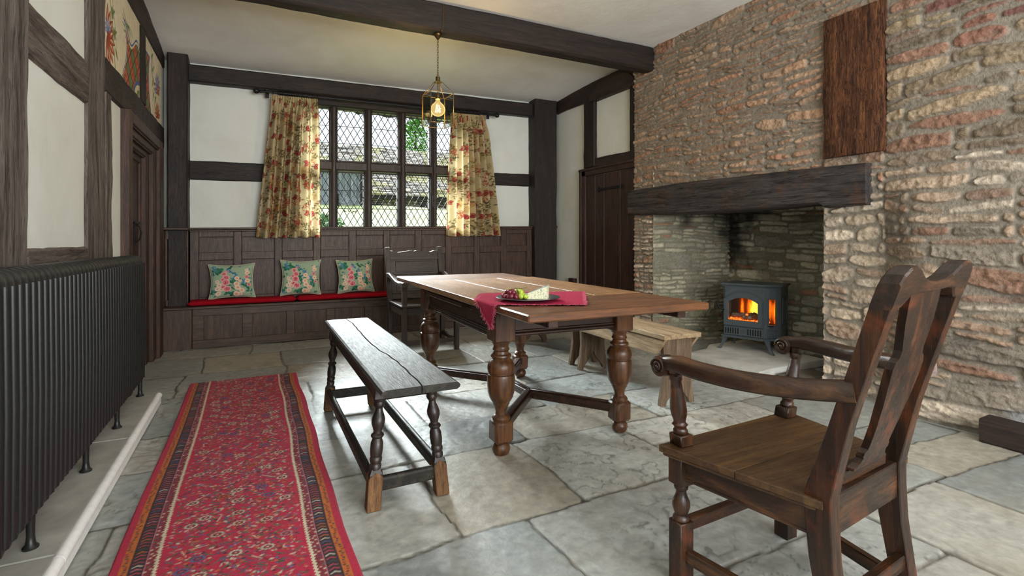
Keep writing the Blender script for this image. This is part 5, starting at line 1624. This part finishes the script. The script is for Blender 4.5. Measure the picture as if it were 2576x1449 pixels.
# arms with scroll ends
def arm(path, axis):
    pts = [V(p) for p in path]
    # smooth the path
    P = []
    n = len(pts)
    for i in range(n - 1):
        p0, p1, p2, p3 = pts[max(0, i - 1)], pts[i], pts[i + 1], pts[min(n - 1, i + 2)]
        for k in range(6):
            t = k / 6
            P.append(0.5 * ((2 * p1) + (p2 - p0) * t + (2 * p0 - 5 * p1 + 4 * p2 - p3) * t * t + (3 * p1 - p0 - 3 * p2 + p3) * t ** 3))
    P.append(pts[-1])
    secs = []
    m = len(P)
    for i, p in enumerate(P):
        d = (P[min(m - 1, i + 1)] - P[max(0, i - 1)]).normalized()
        s = d.cross(V((0, 0, 1))).normalized(); u = s.cross(d)
        f = i / (m - 1)
        w = 0.052 - 0.006 * f; h = 0.050 if f < 0.8 else 0.050 - 0.010 * (f - 0.8) / 0.2
        row = []
        for k in range(16):
            a_ = 2 * PI * k / 16
            c, q = math.cos(a_), math.sin(a_)
            row.append(p + s * (abs(c) ** 0.6 * (1 if c > 0 else -1)) * w / 2 + u * (abs(q) ** 0.6 * (1 if q > 0 else -1)) * h / 2)
        secs.append(row)
    b = B().sweep(secs)
    e = P[-1]
    sc = e + V((0.0, 0.012, -0.010))
    b.lathe([(-0.027, 0.020), (-0.024, 0.031), (0.0, 0.034), (0.024, 0.031), (0.027, 0.020)], sc, 26, axis)
    a = V(axis).normalized(); up = V((0, 0, 1)); fw = a.cross(up)
    for sd in (-1, 1):
        sp = []
        for k in range(44):
            th = k * 0.30; r = 0.027 - 0.0255 * k / 44
            sp.append(sc + a * sd * (0.0255 + 0.004 * k / 44) + (fw * math.cos(th) * sd + up * math.sin(th)) * r)
        b.tube(sp, 0.0042, 8)
        b.ball(sc + a * sd * 0.029, 0.006, 6)
    return b
LA = [(1.250, 0.72, 0.715), (1.205, 0.84, 0.698), (1.165, 0.97, 0.690), (1.143, 1.09, 0.690), (1.140, 1.17, 0.693), (1.146, 1.225, 0.684)]
RA = [(1.660, 0.765, 0.715), (1.715, 0.89, 0.698), (1.755, 1.02, 0.690), (1.775, 1.13, 0.690), (1.775, 1.20, 0.693), (1.768, 1.255, 0.684)]
wmake('arm', arm(LA, (0.99, 0.08, 0)), M['chair_y'], ac)
wmake('arm', arm(RA, (0.99, 0.02, 0)), M['chair_y'], ac)
def post(p, t):
    p, t = V(p), V(t)
    b = B().box((-0.026, -0.026, SZ), (0.026, 0.026, SZ + 0.036), 0.003)
    b.lathe([(SZ + 0.035, 0.018), (SZ + 0.04, 0.022), (SZ + 0.048, 0.022), (SZ + 0.054, 0.018), (SZ + 0.06, 0.019), (SZ + 0.066, 0.024), (SZ + 0.072, 0.019), (SZ + 0.078, 0.018), (SZ + 0.095, 0.0235), (SZ + 0.115, 0.0255), (SZ + 0.14, 0.0235), (SZ + 0.18, 0.0185), (SZ + 0.205, 0.0165), (SZ + 0.21, 0.020), (SZ + 0.222, 0.020), (SZ + 0.226, 0.016), (SZ + 0.232, 0.020), (SZ + 0.245, 0.024)], (0, 0, 0), 24)
    return b.xf(lambda q: V((p.x + q.x + (t.x - p.x) * (q.z - SZ) / 0.245, p.y + q.y + (t.y - p.y) * (q.z - SZ) / 0.245, q.z)))
wmake('arm_post', post((1.193, 1.208, 0), (1.150, 1.195, 0)), M['chair'], ac)
wmake('arm_post', post((1.715, 1.235, 0), (1.768, 1.222, 0)), M['chair'], ac)
for (p, q, m_) in (((1.19, 1.208, 0.178), (1.715, 1.232, 0.178), 'chair_x'), ((1.19, 1.208, 0.095), (1.262, 0.765, 0.095), 'chair_y'), ((1.715, 1.232, 0.095), (1.64, 0.81, 0.095), 'chair_y'), ((1.262, 0.775, 0.17), (1.637, 0.815, 0.17), 'chair_x')):
    wmake('stretcher', B().bar(p, q, 0.026, 0.040, (0, 0, 1), 0.003), M[m_], ac)

# ------------------------------------------------------------------ hearth stones and stove
def rough_slab(name, poly, z0, z1, mat, seed, lab):
    cx = sum(p[0] for p in poly) / len(poly); cy = sum(p[1] for p in poly) / len(poly)
    pts = []
    n = len(poly)
    for i in range(n):
        a, c = V(poly[i]), V(poly[(i + 1) % n])
        for k in range(10):
            p = a.lerp(c, k / 10)
            e = 0.012 * mnoise.noise(V((p.x * 9, p.y * 9, seed)))
            pts.append(V((p.x + e, p.y + e, 0)))
    rings = []
    for z, s in ((z0, 1.0), (z0 + (z1 - z0) * 0.7, 1.0), (z1 - 0.003, 0.99), (z1, 0.97), (z1, 0.5), (z1, 0.02)):
        rings.append([V((cx + (p.x - cx) * s, cy + (p.y - cy) * s, z + (0.003 * mnoise.noise(V((p.x * 6, p.y * 6, s))) if z > z0 else 0))) for p in pts])
    o = make(name, B().sweep(rings, True), mat, None, 50)
    return tag(o, lab, 'hearthstone')
rough_slab('hearth_slab', [(3.47, 3.44), (3.44, 2.69), (3.72, 2.71), (4.30, 2.72), (4.42, 3.62), (3.9, 3.60), (3.72, 3.47)], 0.0, 0.058, M['hearth'], 1, 'large pale hearthstone slab under the black stove')
rough_slab('hearth_flag', [(3.62, 2.66), (3.60, 2.44), (3.95, 2.44), (4.0, 2.66)], 0.0, 0.03, M['slab2'], 5, 'low brown flat stone beside the pale hearthstone at the stone pier')
bk = make('timber_block', timber((3.50, 0.30, 0.063), (3.475, 1.345, 0.063), 0.13, 0.126, (0, 0, 1), 0.006, 33, 0.008), M['timber_y'])
tag(bk, 'dark squared timber lying on the floor at the foot of the rough stone wall', 'timber')
sb = make('wall_box', B().box((3.69, 5.63, 0.44), (3.748, 5.75, 0.553), 0.004).box((3.685, 5.655, 0.465), (3.69, 5.725, 0.53), 0.002), M['door'])
tag(sb, 'small brown wooden box low on the white wall beside the plank door', 'box')

sv = thing('stove', 'black cast iron stove with glowing orange fire in the stone fireplace', 'stove', (3.885, 3.415, 0.058), math.atan2(-0.934, 0.357))
# local frame: +x along the front (towards the camera's right), +y into the recess, z up
A1, SD, DP = 0.355, 0.105, 0.32
plan = [(0, 0), (A1, 0), (A1 + SD, 0.105), (A1 + SD, DP), (0, DP)]
def plan_at(g):
    cx, cy = (A1 + SD) / 2, DP / 2
    return [V((cx + (x - cx) * (1 + g / 0.23), cy + (y - cy) * (1 + g / 0.16), 0)) for x, y in plan]
def slab_(g0, z0, z1, ch=0.004):
    b = B(); rings = []
    for z, g in ((z0, g0 - ch), (z0 + ch, g0), (z1 - ch, g0), (z1, g0 - ch)):
        rings.append([p + V((0, 0, z)) for p in plan_at(g)])
    return b.sweep(rings, False)
# firebox shell with openings left for the front glass and the two side lights
def face_panels(b, p, q, z0, z1, ox0, ox1, oz0, oz1):
    p, q = V((p[0], p[1], 0)), V((q[0], q[1], 0))
    d = q - p; L = d.length; d = d / L; n = V((d.y, -d.x, 0))
    def pane(a0, a1, c0, c1):
        c = p + d * (a0 + a1) / 2 - n * 0.008 + V((0, 0, (c0 + c1) / 2))
        b.obox(c, d * (a1 - a0) / 2, n * 0.008, V((0, 0, (c1 - c0) / 2)), 0.001)
    pane(0, ox0, z0, z1); pane(ox1, L, z0, z1); pane(ox0, ox1, z0, oz0); pane(ox0, ox1, oz1, z1)
b = B()
face_panels(b, plan[0], plan[1], 0.13, 0.575, 0.045, A1 - 0.045, 0.27, 0.485)
face_panels(b, plan[1], plan[2], 0.13, 0.575, 0.045, 0.105, 0.25, 0.475)
for i in (2, 3, 4):
    p, q = plan[i], plan[(i + 1) % 5]
    d = V((q[0] - p[0], q[1] - p[1], 0)); L = d.length; d /= L; n = V((d.y, -d.x, 0))
    b.obox(V((p[0], p[1], 0)) + d * L / 2 - n * 0.008 + V((0, 0, 0.3525)), d * L / 2, n * 0.008, V((0, 0, 0.2225)), 0.001)
make('body', b, M['stove'], sv)
b = slab_(0.018, 0.588, 0.606).sweep([[p + V((0, 0, 0.575)) for p in plan_at(0.002)], [p + V((0, 0, 0.589)) for p in plan_at(0.012)]], False)
make('top_plate', b, M['stove'], sv)
b = slab_(0.014, 0.112, 0.130)
b.box((0.0, -0.028, 0.112), (A1, 0.03, 0.122), 0.004)
make('base_plate', b, M['stove'], sv)
for (x, y, sx, sy) in ((0.015, 0.02, -1, -1), (A1 + 0.02, 0.02, 1, -1), (0.03, DP - 0.03, -1, 0), (A1 + 0.07, DP - 0.03, 1, 0)):
    secs = []
    for z, o, w in ((0.114, 0.0, 0.050), (0.09, 0.006, 0.036), (0.06, 0.018, 0.026), (0.03, 0.032, 0.022), (0.012, 0.042, 0.024), (0.0, 0.050, 0.036)):
        cx, cy = x + sx * o, y + sy * o * 0.6
        secs.append([V((cx + dx * w / 2, cy + dy * w * 0.45, z)) for dx, dy in ((-1, -1), (1, -1), (1, 1), (-1, 1))])
    make('leg', B().sweep(secs, False), M['stove'], sv)
# arched door
def arch(x0, x1, z0, zs, rise, n=14):
    pts = [(x0, z0), (x1, z0)]
    for k in range(n + 1):
        t = k / n
        pts.append((x1 + (x0 - x1) * t, zs + rise * math.sin(PI * t) ** 0.9 if 0 < t < 1 else zs))
    return pts
def ring_prism(b, outer, inner, y0, y1):
    n = len(outer)
    vs = [V((x, y, z)) for y in (y0, y1) for P_ in (outer, inner) for x, z in P_]
    fs = []
    for i in range(n):
        k = (i + 1) % n
        fs += [(i, k, n + k, n + i), (2 * n + i, 3 * n + i, 3 * n + k, 2 * n + k), (i, 2 * n + i, 2 * n + k, k), (n + i, n + k, 3 * n + k, 3 * n + i)]
    return b.add(vs, fs)
b = ring_prism(B(), arch(0.012, A1 - 0.012, 0.225, 0.455, 0.070), arch(0.048, A1 - 0.048, 0.272, 0.435, 0.045), -0.022, 0.002)
ring_prism(b, arch(0.006, A1 - 0.006, 0.219, 0.459, 0.076), arch(0.020, A1 - 0.020, 0.233, 0.450, 0.064), -0.014, 0.002)
door_ = make('door', b, M['stove'], sv)
make('glass', B().box((0.040, 0.001, 0.262), (A1 - 0.040, 0.004, 0.49), 0.0005), M['lglass'], door_)
make('handle', B().tube([(0.012, -0.022, 0.36), (0.004, -0.045, 0.362), (-0.012, -0.055, 0.372)], 0.007, 8).tube([(-0.010, -0.054, 0.366), (-0.045, -0.062, 0.44)], [0.011, 0.008], 10), M['stove_dark'], door_)
# spandrel triangles, ribs and mark on the front
b = B()
for x, s in ((0.018, 1), (A1 - 0.018, -1)):
    t3 = [(x, 0.555), (x + s * 0.060, 0.555), (x, 0.525)]
    b.tube([(p[0], -0.001, p[1]) for p in t3], 0.0025, 6, True)
make('spandrel_moulding', b, M['stove'], sv)
b = B().box((0.008, -0.012, 0.135), (A1 - 0.008, 0.0, 0.212), 0.003)
panel_ = make('ash_panel', b, M['stove'], sv)
for k in range(6):
    for x in (0.022 + 0.0215 * k, A1 - 0.032 - 0.0215 * k):
        make('vent_slot', B().box((x, -0.0145, 0.148), (x + 0.010, -0.0115, 0.200), 0.0012), M['stove_dark'], panel_)
b = B()
mk = 0.0022; cx = A1 / 2
b.tube([(cx - 0.022, -0.013, 0.188), (cx - 0.022, -0.013, 0.166), (cx - 0.027, -0.013, 0.161), (cx - 0.032, -0.013, 0.166)], mk, 6)
b.tube([(cx - 0.010 + 0.009 * math.cos(t), -0.013, 0.176 + 0.013 * math.sin(t)) for t in [2 * PI * i / 14 for i in range(14)]], mk, 6, True)
b.tube([(cx - 0.019, -0.013, 0.164), (cx - 0.001, -0.013, 0.189)], mk * 0.7, 6)
b.tube([(cx + 0.006, -0.013, 0.162), (cx + 0.006, -0.013, 0.186), (cx + 0.014, -0.013, 0.189), (cx + 0.017, -0.013, 0.182), (cx + 0.008, -0.013, 0.175), (cx + 0.018, -0.013, 0.168), (cx + 0.012, -0.013, 0.162)], mk, 6)
b.tube([(cx - 0.034, -0.013, 0.155), (cx + 0.014, -0.013, 0.155), (cx + 0.034, -0.013, 0.184)], mk * 0.8, 6)
for s in (-1, 1): b.ball((cx + s * 0.038, -0.013, 0.172), 0.003, 6)
make('maker_mark', b, M['stove'], panel_)
b = B()
d = V((SD, 0.105, 0)).normalized(); n = V((d.y, -d.x, 0))
for z0, z1 in ((0.245, 0.48), (0.14, 0.21)):
    o = V((A1, 0, 0))
    for a0, a1 in ((0.030, 0.038), (0.112, 0.120)):
        b.obox(o + d * (a0 + a1) / 2 + n * 0.004 + V((0, 0, (z0 + z1) / 2)), d * 0.004, n * 0.005, V((0, 0, (z1 - z0) / 2)), 0.002)
    for z in (z0, z1):
        b.obox(o + d * 0.075 + n * 0.004 + V((0, 0, z)), d * 0.045, n * 0.005, V((0, 0, 0.004)), 0.002)
for k in range(3):
    b.obox(V((A1, 0, 0)) + d * (0.05 + 0.025 * k) + n * 0.002 + V((0, 0, 0.175)), d * 0.006, n * 0.003, V((0, 0, 0.028)), 0.002)
make('bay_moulding', b, M['stove'], sv)
make('bay_glass', B().obox(V((A1, 0, 0)) + d * 0.075 - n * 0.004 + V((0, 0, 0.3625)), d * 0.034, n * 0.001, V((0, 0, 0.118)), 0.0005), M['lglass'], sv)
b = B()
xr = A1 + SD
ap = arch(0.145, 0.29, 0.26, 0.46, 0.05); ai = arch(0.158, 0.277, 0.272, 0.455, 0.042)
bb = ring_prism(B(), ap, ai, 0, 0.007)
bb.xf(lambda p: V((xr + p.y, p.x, p.z)))
for k in range(5):
    bb.box((xr - 0.001, 0.15 + 0.03 * k, 0.15), (xr + 0.005, 0.165 + 0.03 * k, 0.205), 0.002)
make('side_moulding', bb, M['stove'], sv)
# fire: grate, logs, embers, flames
make('firebox_back', B().box((0.02, 0.20, 0.235), (A1 + 0.08, 0.206, 0.56), 0.001).box((0.02, 0.02, 0.235), (A1 + 0.06, 0.2, 0.245), 0.001), M['stove_dark'], sv)
t = NT('glowing_embers')
f = t.noise(t.coord(), 55, 5, 0.7)
e = t.n('ShaderNodeEmission')
t.l(t.ramp(f, [(0.40, (0.02, 0.003, 0.001, 1)), (0.55, (1.0, 0.10, 0.01, 1)), (0.70, (1.0, 0.45, 0.08, 1))]), e.inputs[0])
e.inputs[1].default_value = 2.6
t.l(e.outputs[0], t.out.inputs[0])
M['ember'] = t.m
t = NT('burning_log')
f = t.noise(t.coord(), 30, 5, 0.7)
p_ = t.bsdf(t.ramp(f, [(0.4, S(60, 44, 38)), (0.7, S(140, 120, 110))]), 0.8)
t.l(t.ramp(f, [(0.25, (1.0, 0.16, 0.02, 1)), (0.42, (0, 0, 0, 1))]), p_.inputs['Emission Color'])
p_.inputs['Emission Strength'].default_value = 2.0
M['log'] = t.m
b = B()
rr = random.Random(3)
for k in range(70):
    x, y = rr.uniform(0.0, A1), rr.uniform(0.03, 0.16)
    b.ball((x, y, 0.25 + rr.uniform(0, 0.02) + 0.05 * (y - 0.03)), rr.uniform(0.008, 0.018), 5, (1.3, 1, 0.7))
make('embers', b, M['ember'], sv)
for (p, q, r) in (((0.04, 0.10, 0.300), (0.22, 0.11, 0.312), 0.022), ((0.15, 0.06, 0.288), (0.33, 0.10, 0.300), 0.021), ((0.22, 0.13, 0.32), (0.36, 0.08, 0.29), 0.02)):
    p, q = V(p), V(q)
    pts = [p.lerp(q, i / 8) + V((0, 0.006 * math.sin(i * 2.1), 0.004 * math.sin(i * 3.3))) for i in range(9)]
    make('log', B().tube(pts, [r * (1 + 0.12 * math.sin(i * 1.9)) for i in range(9)], 12), M['log'], sv)
b = B()
for k in range(17):
    b.tube([(0.045 + 0.0165 * k, 0.012, 0.246), (0.045 + 0.0165 * k, 0.010, 0.282)], [0.004, 0.0025], 6)
make('grate', b, M['ember'], sv)
t = NT('flame_effect_screen')
sx = t.n('ShaderNodeSeparateXYZ'); t.l(t.coord((1, 1, 1), 'Object'), sx.inputs[0])
def blob(cx, cz, rx, rz, amp):
    dx = t.math('DIVIDE', t.math('SUBTRACT', sx.outputs[0], cx), rx)
    dz = t.math('DIVIDE', t.math('SUBTRACT', sx.outputs[2], cz), rz)
    r = t.math('ADD', t.math('MULTIPLY', dx, dx), t.math('MULTIPLY', dz, dz))
    return t.math('MULTIPLY', t.math('POWER', 2.718, t.math('MULTIPLY', r, -1.0)), amp)
val = t.math('ADD', blob(0.262, 0.365, 0.085, 0.125, 1.5), t.math('ADD', blob(0.11, 0.36, 0.020, 0.12, 0.42), blob(0.415, 0.34, 0.03, 0.12, 0.75)))
nz = t.noise(t.coord((1.0, 1.0, 0.28)), 30, 4, 0.6, 0.6)
val = t.math('MULTIPLY', val, t.math('ADD', 0.35, t.math('MULTIPLY', nz, 1.25)))
e = t.n('ShaderNodeEmission')
t.l(t.ramp(val, [(0.0, (0.012, 0.006, 0.004, 1)), (0.22, (0.10, 0.012, 0.002, 1)), (0.45, (0.85, 0.12, 0.006, 1)), (0.68, (1.0, 0.36, 0.015, 1)), (0.92, (1.0, 0.70, 0.06, 1))]), e.inputs[0])
e.inputs[1].default_value = 1.5
t.l(e.outputs[0], t.out.inputs[0])
M['flame'] = t.m
make('flame_screen', B().box((0.02, 0.165, 0.245), (A1 + 0.075, 0.172, 0.52), 0.001), M['flame'], sv)

# ------------------------------------------------------------------ hanging lantern
LC = V((1.392, 4.195, 0))
ln = thing('lantern', 'brass and glass hanging lantern with globe bulb below the ceiling beam', 'lantern', (1.392, 4.195, 2.02))
def lm(name, b, mat, par=None):
    l = ln.location.copy(); b.xf(lambda p: p + LC - l)
    return make(name, b, mat, par or ln)
lm('ceiling_rose', B().lathe([(2.80, 0.034), (2.785, 0.036), (2.778, 0.032), (2.765, 0.018), (2.752, 0.010), (2.746, 0.006)], (0, 0, 0), 24), M['brass'])
b = B(); z = 2.748
k = 0
while z > 2.452:
    r = [V((0.007 * math.cos(t), 0, 0.013 * math.sin(t))) for t in [2 * PI * i / 12 for i in range(12)]]
    rot = Matrix.Rotation(PI / 2 * (k % 2) + 0.3, 3, 'Z')
    b.tube([V((0, 0, z - 0.012)) + rot @ p for p in r], 0.0019, 6, True)
    z -= 0.0215; k += 1
lm('chain', b, M['brass'])
b = B().lathe([(2.435, 0.014), (2.433, 0.018), (2.395, 0.018), (2.393, 0.014)], (0, 0, 0), 20)
for i in range(8):
    for j in range(2):
        a_ = 2 * PI * (i + 0.5 * j) / 8
        b.ball((0.0185 * math.cos(a_), 0.0185 * math.sin(a_), 2.405 + 0.018 * j), 0.0025, 5)
b.tube([(0.008 * math.cos(t), 0, 2.445 + 0.011 * math.sin(t)) for t in [2 * PI * i / 12 for i in range(12)]], 0.002, 6, True)
lm('gallery', b, M['brass'])
def ring4(D, z):
    out = []
    for k in range(4):
        a_ = math.radians(15) + k * PI / 2
        out.append(Rw * (-D * math.sin(a_)) + Fw * (-D * math.cos(a_)) + V((0, 0, z)))
    return out
r0, r1, r2 = ring4(0.040, 2.386), ring4(0.143, 2.285), ring4(0.143, 2.025)
b = B()
for k in range(4):
    j = (k + 1) % 4
    for p, q in ((r0[k], r0[j]), (r1[k], r1[j]), (r2[k], r2[j]), (r0[k], r1[k]), (r1[k], r2[k])):
        b.bar(p, q, 0.0042, 0.0042, (0, 0, 1) if abs((V(q) - V(p)).normalized().z) < 0.9 else (1, 0, 0), 0.001)
for q in ring4(0.002, 2.39): pass
b.add(r0 + [p + V((0, 0, 0.004)) for p in r0], [(0, 1, 2, 3), (4, 5, 6, 7), (0, 1, 5, 4), (1, 2, 6, 5), (2, 3, 7, 6), (3, 0, 4, 7)])
lm('frame', b, M['brass'])
for k in range(4):
    j = (k + 1) % 4
    nrm_ = ((V(r1[k]) + V(r1[j])) / 2); nrm_.z = 0; nrm_.normalize()
    o = nrm_ * 0.0015
    lm('glass_pane', B().add([r1[k] - o, r1[j] - o, r2[j] - o, r2[k] - o, r1[k] + o, r1[j] + o, r2[j] + o, r2[k] + o], [(0, 1, 2, 3), (7, 6, 5, 4), (0, 4, 5, 1), (1, 5, 6, 2), (2, 6, 7, 3), (3, 7, 4, 0)]), M['lglass'])
lm('lamp_holder', B().lathe([(2.386, 0.004), (2.30, 0.004), (2.298, 0.012), (2.29, 0.017), (2.27, 0.019), (2.268, 0.022), (2.245, 0.022), (2.243, 0.017)], (0, 0, 0), 18).tube([(0.012, 0, 2.385), (0.014, 0, 2.34), (0.010, 0, 2.30)], 0.003, 6), M['brass'])
bl = lm('bulb', B().lathe([(2.245, 0.016), (2.225, 0.020), (2.21, 0.035), (2.195, 0.050), (2.175, 0.060), (2.155, 0.062), (2.135, 0.057), (2.118, 0.045), (2.106, 0.028), (2.100, 0.006)], (0, 0, 0), 28), M['bulb'])
b = B()
for k in range(6):
    a_ = 2 * PI * k / 6; a2 = a_ + 0.5
    b.tube([(0.013 * math.cos(a_), 0.013 * math.sin(a_), 2.195), (0.022 * math.cos(a2), 0.022 * math.sin(a2), 2.135)], 0.0016, 6)
lm('filament', b, M['filament'], ln)
b = B().tube([(0.018, -0.085, 3.02), (0.022, -0.086, 2.95), (0.016, -0.085, 2.87), (0.014, -0.083, 2.805), (0.010, -0.06, 2.794), (0.006, -0.02, 2.79)], 0.004, 8).ball((0.010, -0.074, 2.797), 0.009, 8)
lm('cable', b, M['brass'])
def light(name, kind, loc, rot, energy, col, **kw):
    d = bpy.data.lights.new(name, kind)
    d.energy = energy; d.color = col
    for a, v in kw.items(): setattr(d, a, v)
    o = bpy.data.objects.new(name, d); COL.objects.link(o)
    o.location = loc; o.rotation_euler = rot
    return o
light('lantern_bulb_light', 'POINT', (1.392, 4.195, 2.16), (0, 0, 0), 14, (1.0, 0.78, 0.48), shadow_soft_size=0.03)

# ------------------------------------------------------------------ outside the window
gx = np.linspace(-8, 26, 90); gy = np.concatenate([np.linspace(6.45, 16, 50), np.linspace(16.5, 40, 24)])
X, Y = np.meshgrid(gx, gy, indexing='ij')
Z = 0.95 + sstep(7.5, 15.5, Y) * 1.05 + 0.12 * (fbm(X * 0.8, Y * 0.8, 7, 3) - 0.5) + sstep(18, 40, Y) * 1.0
lawn = grid_obj('ground_lawn', np.stack([X, Y, Z], -1), M['lawn'])
struct(lawn)
bn = thing('barn', 'long stone barn with mossy stone-tiled roof seen through the leaded window', 'barn', (6.0, 17.0, 1.8))
def tile_grid(P0, U, W, nu, nv, seed, name, wallmode=False):
    rs = np.random.RandomState(seed)
    U, W, P0 = np.array(U, float), np.array(W, float), np.array(P0, float)
    lu, lw = np.linalg.norm(U), np.linalg.norm(W)
    Sg, Tg = np.meshgrid(np.linspace(0, lu, nu), np.linspace(0, lw, nv), indexing='ij')
    n = np.cross(U, W); n /= np.linalg.norm(n)
    if wallmode:
        rects = rubble_rects(0, lu, 0, lw, rs, (0.15, 0.25), (0.4, 0.9), (0.05, 0.1), 0.2)
        cf = lambda a, b_, r: pal(r, (166, 158, 142), (148, 142, 130), (184, 172, 150), (128, 124, 116))
    else:
        rects = []
        y = 0
        while y < lw:
            h = 0.2; x = -rs.rand() * 0.3
            while x < lu:
                w = rs.uniform(0.2, 0.42); rects.append((x, x + w, y, y + h)); x += w
            y += h
        cf = lambda a, b_, r: pal(r, (150, 140, 132), (132, 124, 118), (164, 152, 140), (142, 128, 116))
    H, C = masonry(Sg, Tg, rects, rs, 0.006, 0.02, (0.01, 0.04), 0.05, cf, S3(60, 58, 54), 0.01)
    moss = sstep(0.52, 0.66, fbm(Sg * 1.6, Tg * 1.6, seed, 4)) * (0.5 if wallmode else 0.75)
    C = C * (1 - moss[..., None]) + S3(150, 142, 84) * moss[..., None]
    P = P0 + (U / lu) * Sg[..., None] + (W / lw) * Tg[..., None] + n * H[..., None] - np.array(bn.location)
    return grid_obj(name, P, M['roof'], C, bn)
tile_grid((-2.0, 15.6, 2.36), (17, 0, 0), (0, 3.4, 1.98), 420, 100, 5, 'roof')
tile_grid((2.9, 16.05, 1.6), (12, 0, 0), (0, 0, 0.9), 320, 60, 6, 'wall', True)
b = B()
for k in range(22):
    x = 2.95 + 0.52 * k
    b.bar((x, 15.62, 2.30), (x, 16.3, 2.62), 0.09, 0.10)
b.bar((2.8, 15.68, 2.33), (15, 15.68, 2.31), 0.10, 0.10)
wmake('rafter_ends', b, M['barnwood'], bn)
b = B()
for k in range(16):
    x = 0.2 + 0.165 * k
    b.box((x, 15.50 + 0.02 * (k % 2), 1.75), (x + 0.16, 15.56 + 0.02 * (k % 2), 2.98 + 0.03 * math.sin(k * 2.3)), 0.004)
wmake('board_gable', b, M['boards'], bn)
wmake('gable_beam', B().bar((0.0, 15.48, 3.02), (2.95, 15.48, 3.10), 0.14, 0.14).bar((2.87, 15.50, 1.7), (2.87, 15.50, 3.05), 0.16, 0.16), M['barnwood'], bn)
# own eaves over the window: ragged thatch-dark stone edge
secs = []
for i in range(140):
    x = -1.5 + 7.0 * i / 139
    zb = 2.715 - 0.008 * x + 0.045 * mnoise.noise(V((x * 6, 1, 0))) + 0.03 * mnoise.noise(V((x * 17, 2, 0))) + (0.16 if x < 0.95 else 0)
    secs.append([V((x, 6.95, zb)), V((x, 6.98, zb + 0.05)), V((x, 6.5, zb + 0.65)), V((x, 6.45, zb + 0.55))])
ev = struct(make('roof_eave', B().sweep(secs, False), M['barnwood']))

def tree(name, lab, loc, h, cr, n, mat, seed, cat):
    rr = random.Random(seed)
    root = thing(name, lab, cat, loc)
    b = B().tube([(0, 0, 0), (0.05, 0, h * 0.4), (0, 0.03, h * 0.75), (0, 0, h)], [cr * 0.16, cr * 0.12, cr * 0.08, cr * 0.03], 8)
    for k in range(7):
        a_ = k * 2.4; z = h * (0.4 + 0.07 * k)
        b.tube([(0, 0, z), (cr * 0.4 * math.cos(a_), cr * 0.4 * math.sin(a_), z + cr * 0.4)], [cr * 0.05, cr * 0.02], 6)
    make('trunk', b, M['bark'], root)
    f = B()
    for k in range(n):
        a_ = rr.uniform(0, 2 * PI); u = rr.random() ** 0.5; zz = rr.random()
        wr = cr * math.sin(PI * (0.12 + 0.83 * zz)) ** 0.7
        p = V((wr * u * math.cos(a_), wr * u * math.sin(a_), h * (0.30 + 0.8 * zz)))
        l = cr * rr.uniform(0.05, 0.11)
        d = V((rr.gauss(0, 1), rr.gauss(0, 1), rr.gauss(0, 0.6))).normalized(); s = d.orthogonal().normalized()
        s = Matrix.Rotation(rr.uniform(0, 6.3), 3, d) @ s
        f.add([p, p + d * l + s * l * 0.5, p + d * l * 2, p + d * l - s * l * 0.5], [(0, 1, 2, 3)])
    make('foliage', f, M[mat], root)
    return root
tree('conifer_tree', 'bright green tree rising above the barn roof', (8.3, 29.0, 2.4), 5.0, 1.05, 2600, 'leaf_g', 5, 'tree')
tree('shrub', 'dark green shrub outside the window, close to the curtain by the corner post', (1.0, 9.3, 1.0), 0.42, 0.42, 900, 'leaf_d', 6, 'shrub')
tree('shrub', 'pinkish-green low shrub in the garden bed in front of the boarded gable', (2.05, 12.6, 1.42), 0.22, 0.42, 700, 'leaf_d', 8, 'shrub')

# ------------------------------------------------------------------ light and camera
w = bpy.data.worlds.new('sky'); SC.world = w
w.use_nodes = True
nt = w.node_tree; nt.nodes.clear()
o_ = nt.nodes.new('ShaderNodeOutputWorld'); bg = nt.nodes.new('ShaderNodeBackground')
bg.inputs[0].default_value = (0.86, 0.93, 1.0, 1); bg.inputs[1].default_value = 1.3
nt.links.new(bg.outputs[0], o_.inputs[0])
sun = light('sky_glow_sun', 'SUN', (2, 12, 10), (0, 0, 0), 48.0, (0.93, 0.97, 1.0), angle=math.radians(34))
sun.rotation_euler = V((0.10, -1.0, -0.62)).to_track_quat('-Z', 'Y').to_euler()
light('front_fill_light', 'AREA', (1.55, -2.25, 1.45), (math.radians(114), 0, 0), 215, (0.98, 0.99, 1.0), shape='RECTANGLE', size=2.8, size_y=1.7)  # unseen fill lamp added outside the opening behind the camera

cam = bpy.data.cameras.new('camera')
cam.sensor_width = 36; cam.lens = 1304 / 2576 * 36
cam.shift_y = -(724.5 - 600) / 2576
cam.clip_start = 0.02
co = bpy.data.objects.new('camera', cam); COL.objects.link(co)
co.location = (0, 0, 1.07); co.rotation_euler = (math.radians(90), 0, math.radians(-26.5))
SC.camera = co
SC.view_settings.view_transform = 'Standard'
SC.view_settings.look = 'None'
SC.view_settings.exposure = 0.4
SC.view_settings.gamma = 1.0
SC.view_settings.use_curve_mapping = False
SC.cycles.max_bounces = 6
SC.cycles.diffuse_bounces = 4
SC.cycles.use_adaptive_sampling = True
SC.cycles.adaptive_threshold = 0.04
SC.cycles.adaptive_min_samples = 16
SC.cycles.glossy_bounces = 3
SC.cycles.transparent_max_bounces = 12
SC.cycles.transmission_bounces = 4
SC.cycles.use_denoising = True
SC.cycles.sample_clamp_indirect = 6.0
